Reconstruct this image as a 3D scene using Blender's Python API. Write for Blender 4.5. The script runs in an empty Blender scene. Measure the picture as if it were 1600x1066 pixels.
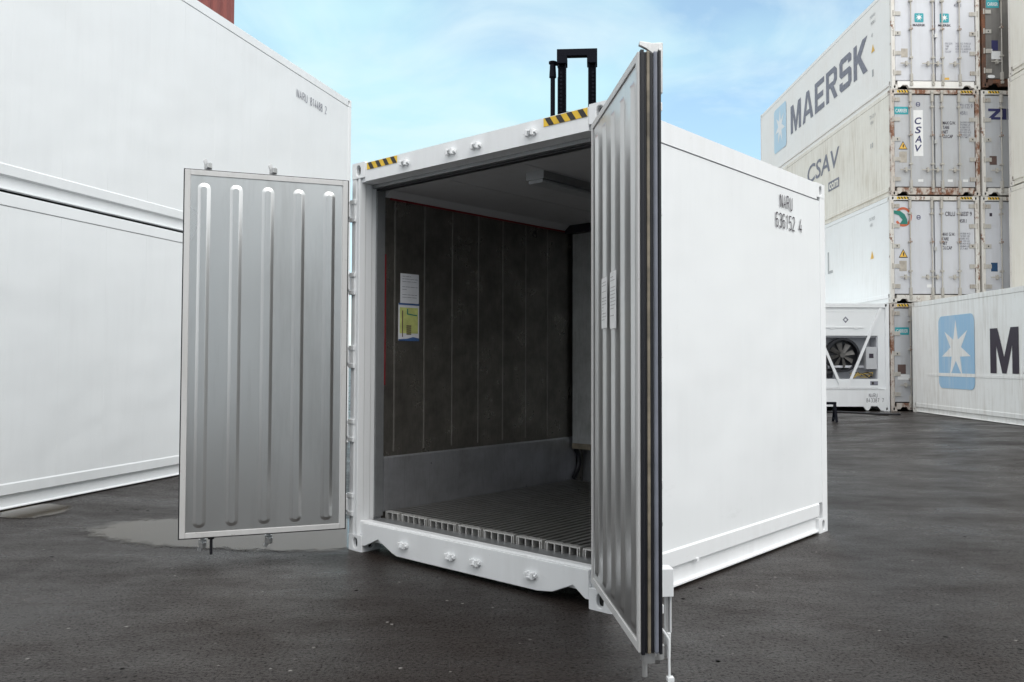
import bpy, bmesh, math, random
from mathutils import Vector, Matrix
random.seed(7)
R = math.radians
S = bpy.context.scene
col = S.collection

# ------------------------------------------------------------------ camera, sky, sun, exposure
cam_d = bpy.data.cameras.new('camera'); cam = bpy.data.objects.new('camera', cam_d); col.objects.link(cam)
cam.location = (0, 0, 1.41466722)
cam.rotation_mode = 'XYZ'
cam.rotation_euler = (Matrix.Rotation(R(90) + 0.03326882, 3, 'X') @ Matrix.Rotation(0.0019976, 3, 'Z')).to_euler()
cam_d.sensor_width = 36; cam_d.lens = 1297.39877 / 1600 * 36
cam_d.shift_x = -(843.074 - 800) / 1600; cam_d.shift_y = -(533 - 521.613) / 1600
cam_d.clip_start = 0.05; cam_d.clip_end = 2000
S.camera = cam
S.view_settings.view_transform = 'Standard'; S.view_settings.look = 'None'
S.view_settings.exposure = 1.0; S.view_settings.gamma = 1.0
SUN_EL, SUN_AZ = R(48), R(150)          # azimuth measured clockwise from +Y (north)

W = bpy.data.worlds.new('World'); S.world = W; W.use_nodes = True
nt = W.node_tree; N = nt.nodes; Lk = nt.links; N.clear()
def wn(t, **k):
    n = N.new(t)
    for a, b in k.items(): setattr(n, a, b)
    return n
wo = wn('ShaderNodeOutputWorld'); bg = wn('ShaderNodeBackground'); bg.inputs['Strength'].default_value = 0.1
sky = wn('ShaderNodeTexSky', sky_type='NISHITA', sun_disc=False, sun_elevation=SUN_EL, sun_rotation=SUN_AZ, air_density=1.0, dust_density=0.6, ozone_density=1.2)
tc = wn('ShaderNodeTexCoord'); sep = wn('ShaderNodeSeparateXYZ'); Lk.new(tc.outputs['Generated'], sep.inputs[0])
za = wn('ShaderNodeMath', operation='MAXIMUM'); Lk.new(sep.outputs['Z'], za.inputs[0]); za.inputs[1].default_value = 0.0
zb = wn('ShaderNodeMath', operation='ADD'); Lk.new(za.outputs[0], zb.inputs[0]); zb.inputs[1].default_value = 0.22
dx = wn('ShaderNodeMath', operation='DIVIDE'); Lk.new(sep.outputs['X'], dx.inputs[0]); Lk.new(zb.outputs[0], dx.inputs[1])
dy = wn('ShaderNodeMath', operation='DIVIDE'); Lk.new(sep.outputs['Y'], dy.inputs[0]); Lk.new(zb.outputs[0], dy.inputs[1])
cmb = wn('ShaderNodeCombineXYZ'); Lk.new(dx.outputs[0], cmb.inputs[0]); Lk.new(dy.outputs[0], cmb.inputs[1]); cmb.inputs[2].default_value = 3.3
ns = wn('ShaderNodeTexNoise'); ns.inputs['Scale'].default_value = 1.7; ns.inputs['Detail'].default_value = 5; ns.inputs['Roughness'].default_value = 0.42; ns.inputs['Distortion'].default_value = 0.15
Lk.new(cmb.outputs[0], ns.inputs['Vector'])
cr = wn('ShaderNodeValToRGB'); cr.color_ramp.elements[0].position = 0.40; cr.color_ramp.elements[1].position = 0.62
cr.color_ramp.elements[0].color = (0.3, 0.3, 0.3, 1); cr.color_ramp.elements[1].color = (1, 1, 1, 1)
Lk.new(ns.outputs['Fac'], cr.inputs[0])
ov = wn('ShaderNodeMapRange'); ov.inputs['From Min'].default_value = 0.46; ov.inputs['From Max'].default_value = 0.75   # unseen overhead cloud thickened to light the scene
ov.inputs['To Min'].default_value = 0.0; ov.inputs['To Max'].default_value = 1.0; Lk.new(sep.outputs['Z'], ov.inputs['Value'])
sth = wn('ShaderNodeMapRange'); sth.inputs['From Min'].default_value = 0.7; sth.inputs['From Max'].default_value = 0.25; Lk.new(sep.outputs['Y'], sth.inputs['Value'])   # sky behind and beside the view whitened to add light and neutral reflections
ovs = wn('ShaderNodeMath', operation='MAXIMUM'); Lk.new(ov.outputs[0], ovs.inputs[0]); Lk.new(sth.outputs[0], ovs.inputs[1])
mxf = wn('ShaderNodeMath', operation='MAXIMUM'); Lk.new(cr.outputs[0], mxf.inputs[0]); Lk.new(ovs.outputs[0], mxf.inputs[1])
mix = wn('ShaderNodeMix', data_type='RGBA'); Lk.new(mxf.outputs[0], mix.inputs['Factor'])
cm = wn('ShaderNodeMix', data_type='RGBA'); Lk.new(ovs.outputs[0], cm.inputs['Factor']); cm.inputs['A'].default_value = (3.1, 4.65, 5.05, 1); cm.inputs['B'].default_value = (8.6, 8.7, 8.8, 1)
tint = wn('ShaderNodeMix', data_type='RGBA', blend_type='MULTIPLY'); tint.inputs['Factor'].default_value = 1.0; Lk.new(sky.outputs[0], tint.inputs['A']); tint.inputs['B'].default_value = (1.1, 1.13, 1.1, 1)
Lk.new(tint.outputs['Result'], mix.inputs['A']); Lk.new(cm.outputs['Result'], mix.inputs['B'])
n2 = wn('ShaderNodeTexNoise'); n2.inputs['Scale'].default_value = 2.3; n2.inputs['Detail'].default_value = 8; n2.inputs['Roughness'].default_value = 0.55; n2.inputs['Distortion'].default_value = 0.5
mp2 = wn('ShaderNodeMapping'); mp2.inputs['Rotation'].default_value = (0, 0, R(25)); mp2.inputs['Scale'].default_value = (0.9, 1.1, 1); mp2.inputs['Location'].default_value = (4.2, 1.3, 0)
Lk.new(cmb.outputs[0], mp2.inputs[0]); Lk.new(mp2.outputs[0], n2.inputs['Vector'])
c2 = wn('ShaderNodeValToRGB'); c2.color_ramp.elements[0].position = 0.44; c2.color_ramp.elements[1].position = 0.68; c2.color_ramp.elements[1].color = (0.8, 0.8, 0.8, 1); Lk.new(n2.outputs['Fac'], c2.inputs[0])
wsp = wn('ShaderNodeMix', data_type='RGBA'); Lk.new(c2.outputs[0], wsp.inputs['Factor']); Lk.new(mix.outputs['Result'], wsp.inputs['A']); wsp.inputs['B'].default_value = (4.2, 5.05, 5.25, 1)
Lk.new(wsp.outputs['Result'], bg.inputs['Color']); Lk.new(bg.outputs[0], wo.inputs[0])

sd = bpy.data.lights.new('sun', 'SUN'); sun = bpy.data.objects.new('sun', sd); col.objects.link(sun)
sd.energy = 0.75; sd.angle = R(40); sd.color = (1.0, 0.97, 0.93)
sdir = Vector((math.sin(SUN_AZ) * math.cos(SUN_EL), math.cos(SUN_AZ) * math.cos(SUN_EL), math.sin(SUN_EL)))
sun.rotation_euler = sdir.to_track_quat('Z', 'Y').to_euler()

# ------------------------------------------------------------------ materials
class NT:
    def __init__(s, name):
        s.m = bpy.data.materials.new(name); s.m.use_nodes = True
        s.t = s.m.node_tree; s.b = s.t.nodes['Principled BSDF']; s.tc = None
    def n(s, t, **k):
        x = s.t.nodes.new(t)
        for a, b in k.items(): setattr(x, a, b)
        return x
    def l(s, a, b): s.t.links.new(a, b)
    def vec(s, scale=(1, 1, 1), loc=(0, 0, 0)):
        if not s.tc: s.tc = s.n('ShaderNodeTexCoord')
        mp = s.n('ShaderNodeMapping'); mp.inputs['Scale'].default_value = scale; mp.inputs['Location'].default_value = loc
        s.l(s.tc.outputs['Object'], mp.inputs[0]); return mp.outputs[0]
    def noise(s, scale, detail=4, rough=0.55, vs=(1, 1, 1), loc=(0, 0, 0)):
        x = s.n('ShaderNodeTexNoise'); x.inputs['Scale'].default_value = scale; x.inputs['Detail'].default_value = detail; x.inputs['Roughness'].default_value = rough
        s.l(s.vec(vs, loc), x.inputs['Vector']); return x.outputs['Fac']
    def ramp(s, f, p0, p1, c0=(0, 0, 0), c1=(1, 1, 1)):
        x = s.n('ShaderNodeValToRGB'); e = x.color_ramp.elements
        e[0].position = p0; e[1].position = p1; e[0].color = (*c0, 1); e[1].color = (*c1, 1)
        s.l(f, x.inputs[0]); return x.outputs[0]
    def mix(s, f, a, b, blend='MIX'):
        x = s.n('ShaderNodeMix', data_type='RGBA', blend_type=blend)
        if isinstance(f, (int, float)): x.inputs['Factor'].default_value = f
        else: s.l(f, x.inputs['Factor'])
        for k, v in (('A', a), ('B', b)):
            if isinstance(v, tuple): x.inputs[k].default_value = (*v, 1)
            else: s.l(v, x.inputs[k])
        return x.outputs['Result']
    def math(s, op, a, b):
        x = s.n('ShaderNodeMath', operation=op)
        for i, v in enumerate((a, b)):
            if isinstance(v, (int, float)): x.inputs[i].default_value = v
            else: s.l(v, x.inputs[i])
        return x.outputs[0]
    def bump(s, h, strength=0.2, dist=0.01, prev=None):
        x = s.n('ShaderNodeBump'); x.inputs['Strength'].default_value = strength; x.inputs['Distance'].default_value = dist
        s.l(h, x.inputs['Height'])
        if prev: s.l(prev, x.inputs['Normal'])
        return x.outputs[0]
    def set(s, **k):
        for a, v in k.items():
            i = s.b.inputs[a.replace('_', ' ')]
            if isinstance(v, (int, float)): i.default_value = v
            elif isinstance(v, tuple): i.default_value = (*v, 1)
            else: s.l(v, i)
        return s.m

def simple(name, c, rough=0.5, metal=0.0, var=0.12):
    t = NT(name)
    f = t.noise(9, 4)
    c0 = tuple(max(0, x * (1 - var)) for x in c); c1 = tuple(min(1, x * (1 + var)) for x in c)
    return t.set(Base_Color=t.ramp(f, 0.3, 0.7, c0, c1), Roughness=rough, Metallic=metal)

def paint(name, base, dirt=0.1, dirtcol=(0.35, 0.33, 0.3), rust=0.0, rough=0.4, wave=0.25, streak=None, rustcol=(0.13, 0.055, 0.03)):
    t = NT(name)
    big = t.noise(0.9, 5, 0.6)
    strk = t.noise(3.0, 5, 0.6, (3.5, 3.5, 0.35))
    d = t.math('MULTIPLY', t.math('MULTIPLY', t.ramp(big, 0.35, 0.75), t.ramp(strk, 0.4, 0.75)), dirt * 2.2)
    c = t.mix(d, base, dirtcol)
    spk = t.noise(26, 3, 0.7)
    c = t.mix(t.math('MULTIPLY', t.ramp(spk, 0.66, 0.74), min(0.8, dirt * 1.6)), c, dirtcol)
    if streak:
        s2 = t.noise(2.2, 4, 0.65, (5, 5, 0.25), (3, 1, 2))
        c = t.mix(t.math('MULTIPLY', t.ramp(s2, 0.52, 0.72), streak[1]), c, streak[0])
    if rust:
        r = t.noise(5.5, 6, 0.7, (1, 1, 0.6), (4, 7, 1))
        rf = t.ramp(r, 0.62 - rust * 0.25, 0.66 - rust * 0.12)
        rc = t.ramp(t.noise(30, 3), 0.3, 0.7, rustcol, (rustcol[0] * 2.1, rustcol[1] * 2, rustcol[2] * 1.8))
        c = t.mix(rf, c, rc)
    w = t.noise(1.7, 2, 0.4); w2 = t.noise(0.55, 3, 0.5, (1, 1, 1.5), (2, 3, 4)); fine = t.noise(70, 2, 0.5)
    nb = t.bump(w, wave, 0.03); nb = t.bump(w2, wave, 0.08, nb); nb = t.bump(fine, 0.08, 0.002, nb)
    rr = t.ramp(big, 0.2, 0.8, (rough * 0.8,) * 3, (min(1, rough * 1.3),) * 3)
    return t.set(Base_Color=c, Roughness=rr, Normal=nb)

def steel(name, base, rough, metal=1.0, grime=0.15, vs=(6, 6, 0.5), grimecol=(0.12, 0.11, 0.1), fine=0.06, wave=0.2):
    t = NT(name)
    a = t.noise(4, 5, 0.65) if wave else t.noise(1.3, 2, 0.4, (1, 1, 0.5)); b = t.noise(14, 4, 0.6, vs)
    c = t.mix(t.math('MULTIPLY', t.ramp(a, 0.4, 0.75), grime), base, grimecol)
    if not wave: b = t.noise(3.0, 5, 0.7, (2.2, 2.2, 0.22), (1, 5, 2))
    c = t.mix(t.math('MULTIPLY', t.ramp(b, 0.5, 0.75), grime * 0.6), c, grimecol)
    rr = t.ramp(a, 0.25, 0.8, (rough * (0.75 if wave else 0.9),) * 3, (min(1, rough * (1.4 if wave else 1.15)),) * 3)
    if wave == 0:
        return t.set(Base_Color=c, Roughness=rr, Metallic=metal)
    nb = t.bump(t.noise(2.3, 2, 0.4), wave, 0.008); nb = t.bump(t.noise(120, 2, 0.5), fine, 0.001, nb)
    return t.set(Base_Color=c, Roughness=rr, Metallic=metal, Normal=nb)

M = {}
M['white'] = paint('fresh_white_paint', (0.8, 0.815, 0.825), 0.1, (0.6, 0.61, 0.62), rough=0.36, wave=0.4)
M['white_scuffed'] = M['white'].copy(); M['white_scuffed'].name = 'white_paint_with_scuffs'
_t = NT.__new__(NT); _t.m = M['white_scuffed']; _t.t = _t.m.node_tree; _t.b = _t.t.nodes['Principled BSDF']; _t.tc = None
_old = _t.b.inputs['Base Color'].links[0].from_socket
_low = _t.n('ShaderNodeSeparateXYZ'); _t.l(_t.vec(), _low.inputs[0])
_band = _t.ramp(_t.math('DIVIDE', _low.outputs['Z'], 2.9), 0.1, 0.34, (1, 1, 1), (0.12, 0.12, 0.12))      # handling marks are thickest low down
_sc = _t.math('MULTIPLY', _t.ramp(_t.noise(2.4, 6, 0.75, (1, 0.6, 2.2), (3, 8, 1)), 0.6, 0.72), _band)
_mk = _t.math('MULTIPLY', _t.ramp(_t.noise(14, 5, 0.7, (1, 1, 1), (9, 2, 4)), 0.69, 0.73), _band)
_c = _t.mix(_t.math('MULTIPLY', _sc, 0.35), _old, (0.58, 0.59, 0.59)); _c = _t.mix(_t.math('MULTIPLY', _mk, 0.6), _c, (0.36, 0.36, 0.36)); _t.set(Base_Color=_c)
M['white_frame'] = paint('white_frame_paint', (0.82, 0.83, 0.84), 0.08, rough=0.4, wave=0.05)
M['steel_door'] = steel('stainless_door_sheet', (0.66, 0.66, 0.655), 0.3, 0.88, 0.3, fine=0.0, wave=0.0)
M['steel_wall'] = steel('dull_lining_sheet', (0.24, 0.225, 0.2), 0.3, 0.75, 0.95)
M['steel_kick'] = steel('kick_plate_sheet', (0.46, 0.465, 0.49), 0.34, 0.7, 0.4)
M['bulkhead'] = steel('bulkhead_sheet', (0.52, 0.53, 0.53), 0.42, 0.5, 0.45)
M['steel_jamb'] = steel('jamb_sheet', (0.36, 0.37, 0.38), 0.42, 0.7, 0.3)
M['ceil'] = paint('ceiling_liner', (0.52, 0.52, 0.53), 0.2, rough=0.5)
M['alu'] = steel('aluminium_floor', (0.46, 0.45, 0.435), 0.33, 0.85, 0.35, (6, 0.5, 6))
M['seam'] = steel('lining_seam', (0.3, 0.285, 0.265), 0.4, 0.6, 0.4)
M['alu_cut'] = steel('bright_cut_aluminium', (0.6, 0.59, 0.57), 0.4, 0.6, 0.3)
M['zinc'] = steel('galvanised_zinc', (0.6, 0.6, 0.6), 0.45, 0.85, 0.3)
M['rim'] = paint('door_rim_plastic', (0.6, 0.595, 0.59), 0.3, rough=0.5, wave=0)
M['rubber'] = simple('black_rubber', (0.012, 0.012, 0.016), 0.35)
M['gasket_grey'] = simple('grey_gasket', (0.2, 0.21, 0.25), 0.22)
M['gasket_tan'] = simple('tan_gasket', (0.21, 0.18, 0.135), 0.45, var=0.45)
M['dark'] = simple('dark_void', (0.01, 0.01, 0.01), 0.8)
M['red'] = simple('red_line', (0.22, 0.015, 0.02), 0.5)
M['yellow'] = simple('hazard_yellow', (0.78, 0.5, 0.03), 0.45)
M['black'] = simple('hazard_black', (0.025, 0.02, 0.018), 0.5)
M['ink'] = simple('black_lettering', (0.035, 0.024, 0.04), 0.5)
M['ink_grey'] = simple('faded_lettering', (0.2, 0.2, 0.24), 0.6, var=0.25)
M['ink_pale'] = simple('pale_lettering', (0.42, 0.42, 0.42), 0.6)
M['ink_navy'] = simple('navy_lettering', (0.035, 0.035, 0.12), 0.5)
M['paper'] = simple('notice_paper', (0.72, 0.72, 0.75), 0.6, var=0.05)
M['paper_yellow'] = simple('chart_print', (0.55, 0.58, 0.2), 0.6, var=0.25)
M['paper_blue'] = simple('chart_blue', (0.05, 0.12, 0.3), 0.6)
M['star_blue'] = paint('logo_blue', (0.31, 0.52, 0.72), 0.2, dirtcol=(0.62, 0.68, 0.72), rough=0.5, wave=0, streak=((0.7, 0.72, 0.72), 0.35))
M['star_pale'] = paint('faded_logo_blue', (0.47, 0.65, 0.78), 0.2, dirtcol=(0.7, 0.72, 0.75), rough=0.5, wave=0)
M['teal'] = simple('teal_sticker', (0.03, 0.33, 0.38), 0.5)
M['decal_white'] = simple('white_decal', (0.8, 0.8, 0.8), 0.5, var=0.04)
M['amber'] = simple('amber_sticker', (0.75, 0.45, 0.08), 0.5)
M['tan'] = simple('tan_sticker', (0.42, 0.38, 0.33), 0.6, var=0.2)
M['brown'] = simple('brown_sticker', (0.12, 0.075, 0.065), 0.6)
M['blue_sticker'] = simple('blue_sticker', (0.02, 0.07, 0.16), 0.5)
M['orange'] = simple('orange_ring', (0.55, 0.13, 0.06), 0.5)
M['green'] = simple('green_emblem', (0.02, 0.2, 0.16), 0.5)
M['mast'] = simple('mast_black', (0.003, 0.0035, 0.008), 0.7); M['mast'].node_tree.nodes['Principled BSDF'].inputs['Specular IOR Level'].default_value = 0.12
M['machine_yellow'] = paint('vehicle_yellow', (0.62, 0.4, 0.05), 0.3, rough=0.45)
M['tyre'] = simple('tyre_rubber', (0.02, 0.02, 0.02), 0.8)
M['glass'] = NT('cab_glass').set(Base_Color=(0.02, 0.03, 0.035), Roughness=0.05)
M['lamp'] = simple('lamp_cover', (0.36, 0.37, 0.38), 0.3)
M['copper'] = simple('cable_yellow', (0.5, 0.36, 0.1), 0.4)
M['maersk_white'] = paint('pale_cream_paint', (0.86, 0.84, 0.81), 0.12, (0.55, 0.47, 0.38), rough=0.5, wave=0.3)
M['csav_white'] = paint('dirty_cream_paint', (0.82, 0.78, 0.70), 0.4, (0.45, 0.38, 0.28), rough=0.55, wave=0.3, streak=((0.42, 0.36, 0.28), 0.25))
M['chalk_white'] = paint('chalky_white_paint', (0.85, 0.85, 0.84), 0.14, (0.5, 0.47, 0.42), rough=0.5, wave=0.3)
M['scuffed_white'] = paint('scuffed_white_paint', (0.85, 0.85, 0.83), 0.4, (0.5, 0.46, 0.4), rough=0.5, wave=0.35, streak=((0.5, 0.47, 0.42), 0.2))
M['cream'] = paint('cream_paint', (0.77, 0.75, 0.68), 0.25, (0.42, 0.38, 0.28), rough=0.55, wave=0.3)
M['door_white'] = paint('door_white_paint', (0.62, 0.63, 0.67), 0.2, (0.4, 0.38, 0.36), rough=0.5)
M['door_grey'] = paint('door_grey_paint', (0.5, 0.51, 0.53), 0.35, (0.35, 0.32, 0.3), rough=0.5)
M['door_dull'] = paint('door_dull_paint', (0.2, 0.19, 0.18), 0.6, (0.08, 0.07, 0.06), rough=0.6)
M['rust_frame'] = paint('rusty_frame_paint', (0.6, 0.55, 0.5), 0.4, (0.25, 0.17, 0.12), rust=0.58, rough=0.65)
M['pale_rust_frame'] = paint('pale_frame_paint', (0.72, 0.7, 0.66), 0.4, (0.4, 0.3, 0.22), rust=0.16, rough=0.6)
M['rust'] = paint('brown_rust', (0.12, 0.065, 0.045), 0.5, (0.05, 0.03, 0.025), rust=0.6, rough=0.8)
M['hinge'] = paint('hinge_paint', (0.5, 0.48, 0.44), 0.5, (0.25, 0.18, 0.12), rust=0.1, rough=0.6)
M['fan_grey'] = simple('fan_blade_grey', (0.1, 0.095, 0.09), 0.5, var=0.3)
M['red_paint'] = paint('oxide_red_paint', (0.22, 0.055, 0.045), 0.3, (0.1, 0.04, 0.035), rough=0.55)

# ------------------------------------------------------------------ mesh helpers
class MB:
    def __init__(s): s.v = []; s.f = []; s.mi = []; s.sm = []
    def add(s, vs, fs, mi=0, smooth=False):
        o = len(s.v); s.v += [tuple(v) for v in vs]
        for f in fs: s.f.append(tuple(i + o for i in f)); s.mi.append(mi); s.sm.append(smooth)
        return s
    def box(s, x0, x1, y0, y1, z0, z1, mi=0):
        v = [(x, y, z) for z in (z0, z1) for y in (y0, y1) for x in (x0, x1)]
        return s.add(v, [(0, 2, 3, 1), (4, 5, 7, 6), (0, 1, 5, 4), (2, 6, 7, 3), (0, 4, 6, 2), (1, 3, 7, 5)], mi)
    def prism(s, pts, fn, a, b, mi=0):
        """polygon pts (p, q) extruded from a to b; fn(p, q, t) -> xyz"""
        n = len(pts); v = [fn(p, q, a) for p, q in pts] + [fn(p, q, b) for p, q in pts]
        f = [tuple(range(n))[::-1], tuple(range(n, 2 * n))] + [(i, (i + 1) % n, n + (i + 1) % n, n + i) for i in range(n)]
        return s.add(v, f, mi)
    def poly(s, pts, fn, t=0, mi=0):
        return s.add([fn(p, q, t) for p, q in pts], [tuple(range(len(pts)))], mi)
    def cyl(s, p, q, r, n=10, r2=None, mi=0, caps=True):
        p = Vector(p); q = Vector(q); r2 = r if r2 is None else r2
        d = (q - p).normalized(); a = d.orthogonal().normalized(); b = d.cross(a)
        v = [p + (a * math.cos(2 * math.pi * i / n) + b * math.sin(2 * math.pi * i / n)) * r for i in range(n)]
        v += [q + (a * math.cos(2 * math.pi * i / n) + b * math.sin(2 * math.pi * i / n)) * r2 for i in range(n)]
        s.add(v, [(i, (i + 1) % n, n + (i + 1) % n, n + i) for i in range(n)], mi, True)
        if caps: s.add(v, [tuple(range(n))[::-1], tuple(range(n, 2 * n))], mi)
        return s
    def tube(s, pts, r, n=8, mi=0):
        for a, b in zip(pts[:-1], pts[1:]): s.cyl(a, b, r, n, mi=mi)
        return s
    def build(s, name, mats, parent=None, bevel=0.0, seg=2):
        me = bpy.data.meshes.new(name); me.from_pydata(s.v, [], s.f)
        if not isinstance(mats, (list, tuple)): mats = [mats]
        for m in mats: me.materials.append(m)
        for p, i, sm in zip(me.polygons, s.mi, s.sm): p.material_index = i; p.use_smooth = sm
        bm = bmesh.new(); bm.from_mesh(me); bmesh.ops.recalc_face_normals(bm, faces=bm.faces); bm.to_mesh(me); bm.free()
        o = bpy.data.objects.new(name, me); col.objects.link(o)
        if parent: o.parent = parent
        if bevel:
            b = o.modifiers.new('bevel', 'BEVEL'); b.width = bevel; b.segments = seg; b.limit_method = 'ANGLE'; b.angle_limit = R(40)
        return o

def empty(name, label, cat, loc, rz=0, group=None, parent=None):
    o = bpy.data.objects.new(name, None); col.objects.link(o); o.location = loc; o.rotation_euler = (0, 0, rz); o.empty_display_size = 0.3
    if parent: o.parent = parent
    else:
        o['label'] = label; o['category'] = cat
        if group: o['group'] = group
    return o

def children(o): return [c for c in bpy.data.objects if c.parent == o]
def inst(o, parent, loc=None, rot=None, scale=None):
    c = o.copy(); col.objects.link(c); c.parent = parent
    if loc is not None: c.location = loc
    if rot is not None: c.rotation_euler = rot
    if scale is not None: c.scale = scale
    for ch in children(o): inst(ch, c)
    return c

_txt = {}
def text(lines, origin, rv, width, height, mat, parent, bold=0.0, spacing=1.0, name='lettering', up=(0, 0, 1), leading=1.0, skew=0.0):
    """writing on a surface: fitted so the block is width x height; origin is the lower left corner"""
    cu = bpy.data.curves.new('tmp', 'FONT'); cu.body = lines; cu.offset = bold; cu.space_character = spacing; cu.space_line = leading; cu.shear = skew
    cu.resolution_u = 3
    ob = bpy.data.objects.new('tmp', cu); col.objects.link(ob)
    dg = bpy.context.evaluated_depsgraph_get(); me = bpy.data.meshes.new_from_object(ob.evaluated_get(dg))
    bpy.data.objects.remove(ob); bpy.data.curves.remove(cu)
    xs = [v.co.x for v in me.vertices]; ys = [v.co.y for v in me.vertices]
    x0, x1, y0, y1 = min(xs), max(xs), min(ys), max(ys)
    rv = Vector(rv); up = Vector(up); og = Vector(origin)
    for v in me.vertices:
        v.co = og + rv * ((v.co.x - x0) / (x1 - x0) * width) + up * ((v.co.y - y0) / (y1 - y0) * height)
    me.materials.clear(); me.materials.append(mat); me.name = name
    o = bpy.data.objects.new(name, me); col.objects.link(o); o.parent = parent
    return o

def planefn(origin, rv, up=(0, 0, 1)):
    og, rv, up = Vector(origin), Vector(rv), Vector(up); nrm = rv.cross(up)
    return lambda p, q, t=0: og + rv * p + up * q + nrm * t

def roundrect(x0, x1, y0, y1, r, n=5):
    pts = []
    for cx, cy, a0 in ((x1 - r, y0 + r, -90), (x1 - r, y1 - r, 0), (x0 + r, y1 - r, 90), (x0 + r, y0 + r, 180)):
        for i in range(n + 1):
            a = R(a0 + 90 * i / n); pts.append((cx + r * math.cos(a), cy + r * math.sin(a)))
    return pts

GLY = {
 'M': (0.9, [[(0, 0), (0.2, 0), (0.2, 0.62), (0.385, 0), (0.515, 0), (0.7, 0.62), (0.7, 0), (0.9, 0), (0.9, 1), (0.655, 1), (0.45, 0.36), (0.245, 1), (0, 1)]]),
 'A': (0.85, [[(0, 0), (0.2, 0), (0.425, 0.8), (0.425, 1), (0.31, 1)], [(0.85, 0), (0.54, 1), (0.425, 1), (0.425, 0.8), (0.65, 0)], [(0.256, 0.2), (0.594, 0.2), (0.549, 0.36), (0.301, 0.36)]]),
 'E': (0.7, [[(0, 0), (0.7, 0), (0.7, 0.18), (0.2, 0.18), (0.2, 0.41), (0.62, 0.41), (0.62, 0.59), (0.2, 0.59), (0.2, 0.82), (0.7, 0.82), (0.7, 1), (0, 1)]]),
 'R': (0.78, [[(0, 0), (0.2, 0), (0.2, 1), (0, 1)], [(0.2, 1), (0.2, 0.83), (0.5, 0.83), (0.55, 0.78), (0.55, 0.64), (0.5, 0.58), (0.2, 0.58), (0.2, 0.42), (0.62, 0.42), (0.75, 0.55), (0.75, 0.86), (0.6, 1)], [(0.3, 0.42), (0.55, 0), (0.78, 0), (0.52, 0.42)]]),
 'S': (0.75, [[(0, 0.1), (0.1, 0), (0.63, 0), (0.75, 0.12), (0.75, 0.48), (0.64, 0.59), (0.2, 0.59), (0.2, 0.82), (0.55, 0.82), (0.55, 0.72), (0.75, 0.72), (0.75, 0.9), (0.65, 1), (0.1, 1), (0, 0.9), (0, 0.52), (0.11, 0.41), (0.55, 0.41), (0.55, 0.18), (0.2, 0.18), (0.2, 0.28), (0, 0.28)]]),
 'K': (0.8, [[(0, 0), (0.2, 0), (0.2, 1), (0, 1)], [(0.2, 0.4), (0.27, 0.448), (0.42, 0.55), (0.8, 1), (0.52, 1), (0.2, 0.66)], [(0.27, 0.448), (0.55, 0), (0.8, 0), (0.42, 0.55)]]),
}
def block_text(word, origin, rv, width, height, mat, parent, gap=0.13):
    tot = sum(GLY[c][0] for c in word) + gap * (len(word) - 1); fn = planefn(origin, rv); m = MB(); x = 0
    for c in word:
        for p in GLY[c][1]: m.poly([((x + a) / tot * width, b * height) for a, b in p], fn)
        x += GLY[c][0] + gap
    return m.build('lettering', mat, parent)

# narrow stencil-like characters drawn as mitred strokes in a 0.5 x 1 cell
def _o(*p): return list(p)
STK = {
 'N': [_o((0, 0), (0, 1)), _o((.5, 0), (.5, 1)), _o((.02, .97), (.48, .03))], 'A': [_o((0, 0), (.25, 1), (.5, 0)), _o((.1, .3), (.4, .3))],
 'R': [_o((0, 0), (0, 1), (.36, 1), (.5, .88), (.5, .62), (.36, .5), (0, .5)), _o((.25, .5), (.5, 0))],
 'U': [_o((0, 1), (0, .14), (.12, 0), (.38, 0), (.5, .14), (.5, 1))],
 '6': [_o((.48, .86), (.38, 1), (.12, 1), (0, .86), (0, .14), (.12, 0), (.38, 0), (.5, .14), (.5, .42), (.38, .55), (.0, .5))],
 '3': [_o((0, .88), (.12, 1), (.38, 1), (.5, .88), (.5, .65), (.36, .53), (.18, .53)), _o((.36, .53), (.5, .4), (.5, .12), (.38, 0), (.12, 0), (0, .12))],
 '1': [_o((.08, .82), (.28, 1), (.28, 0))], '5': [_o((.48, 1), (.04, 1), (.02, .55), (.36, .6), (.5, .46), (.5, .14), (.38, 0), (.12, 0), (0, .12))],
 '2': [_o((0, .86), (.12, 1), (.38, 1), (.5, .86), (.5, .66), (0, 0), (.5, 0))], '4': [_o((.5, .25), (0, .25), (.33, 1), (.36, 1)), _o((.36, .6), (.36, 0))],
 '8': [_o((.25, .53), (.05, .65), (.05, .88), (.15, 1), (.35, 1), (.45, .88), (.45, .65), (.25, .53)), _o((.25, .53), (.5, .4), (.5, .12), (.38, 0), (.12, 0), (0, .12), (0, .4), (.25, .53))],
 '7': [_o((0, 1), (.5, 1), (.18, 0))],
}
def stroke_text(word, origin, rv, width, height, mat, parent, th=0.095, gap=0.3):
    n = len(word); tot = n * 0.5 + (n - 1) * gap; fn = planefn(origin, rv); m = MB()
    kx, kz = width / tot, height
    for i, c in enumerate(word):
        if c == ' ': continue
        for si, pl in enumerate(STK[c]):
            P = [Vector(((i * (0.5 + gap) + a) * kx, b * kz)) for a, b in pl]; h = th * height / 2; V = []
            for j, p in enumerate(P):
                d0 = (p - P[j - 1]).normalized() if j else None; d1 = (P[j + 1] - p).normalized() if j < len(P) - 1 else None
                n0 = Vector((-d0.y, d0.x)) if d0 else Vector((-d1.y, d1.x)); n1 = Vector((-d1.y, d1.x)) if d1 else n0
                mm = (n0 + n1); mm = mm.normalized() if mm.length > 0.2 else n0
                q = mm * (h / max(0.45, mm.dot(n0))); V += [p + q, p - q]
            m.add([fn(v.x, v.y, 0.0004 * si) for v in V], [(2 * j, 2 * j + 1, 2 * j + 3, 2 * j + 2) for j in range(len(P) - 1)])
    return m.build('lettering', mat, parent)

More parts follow.
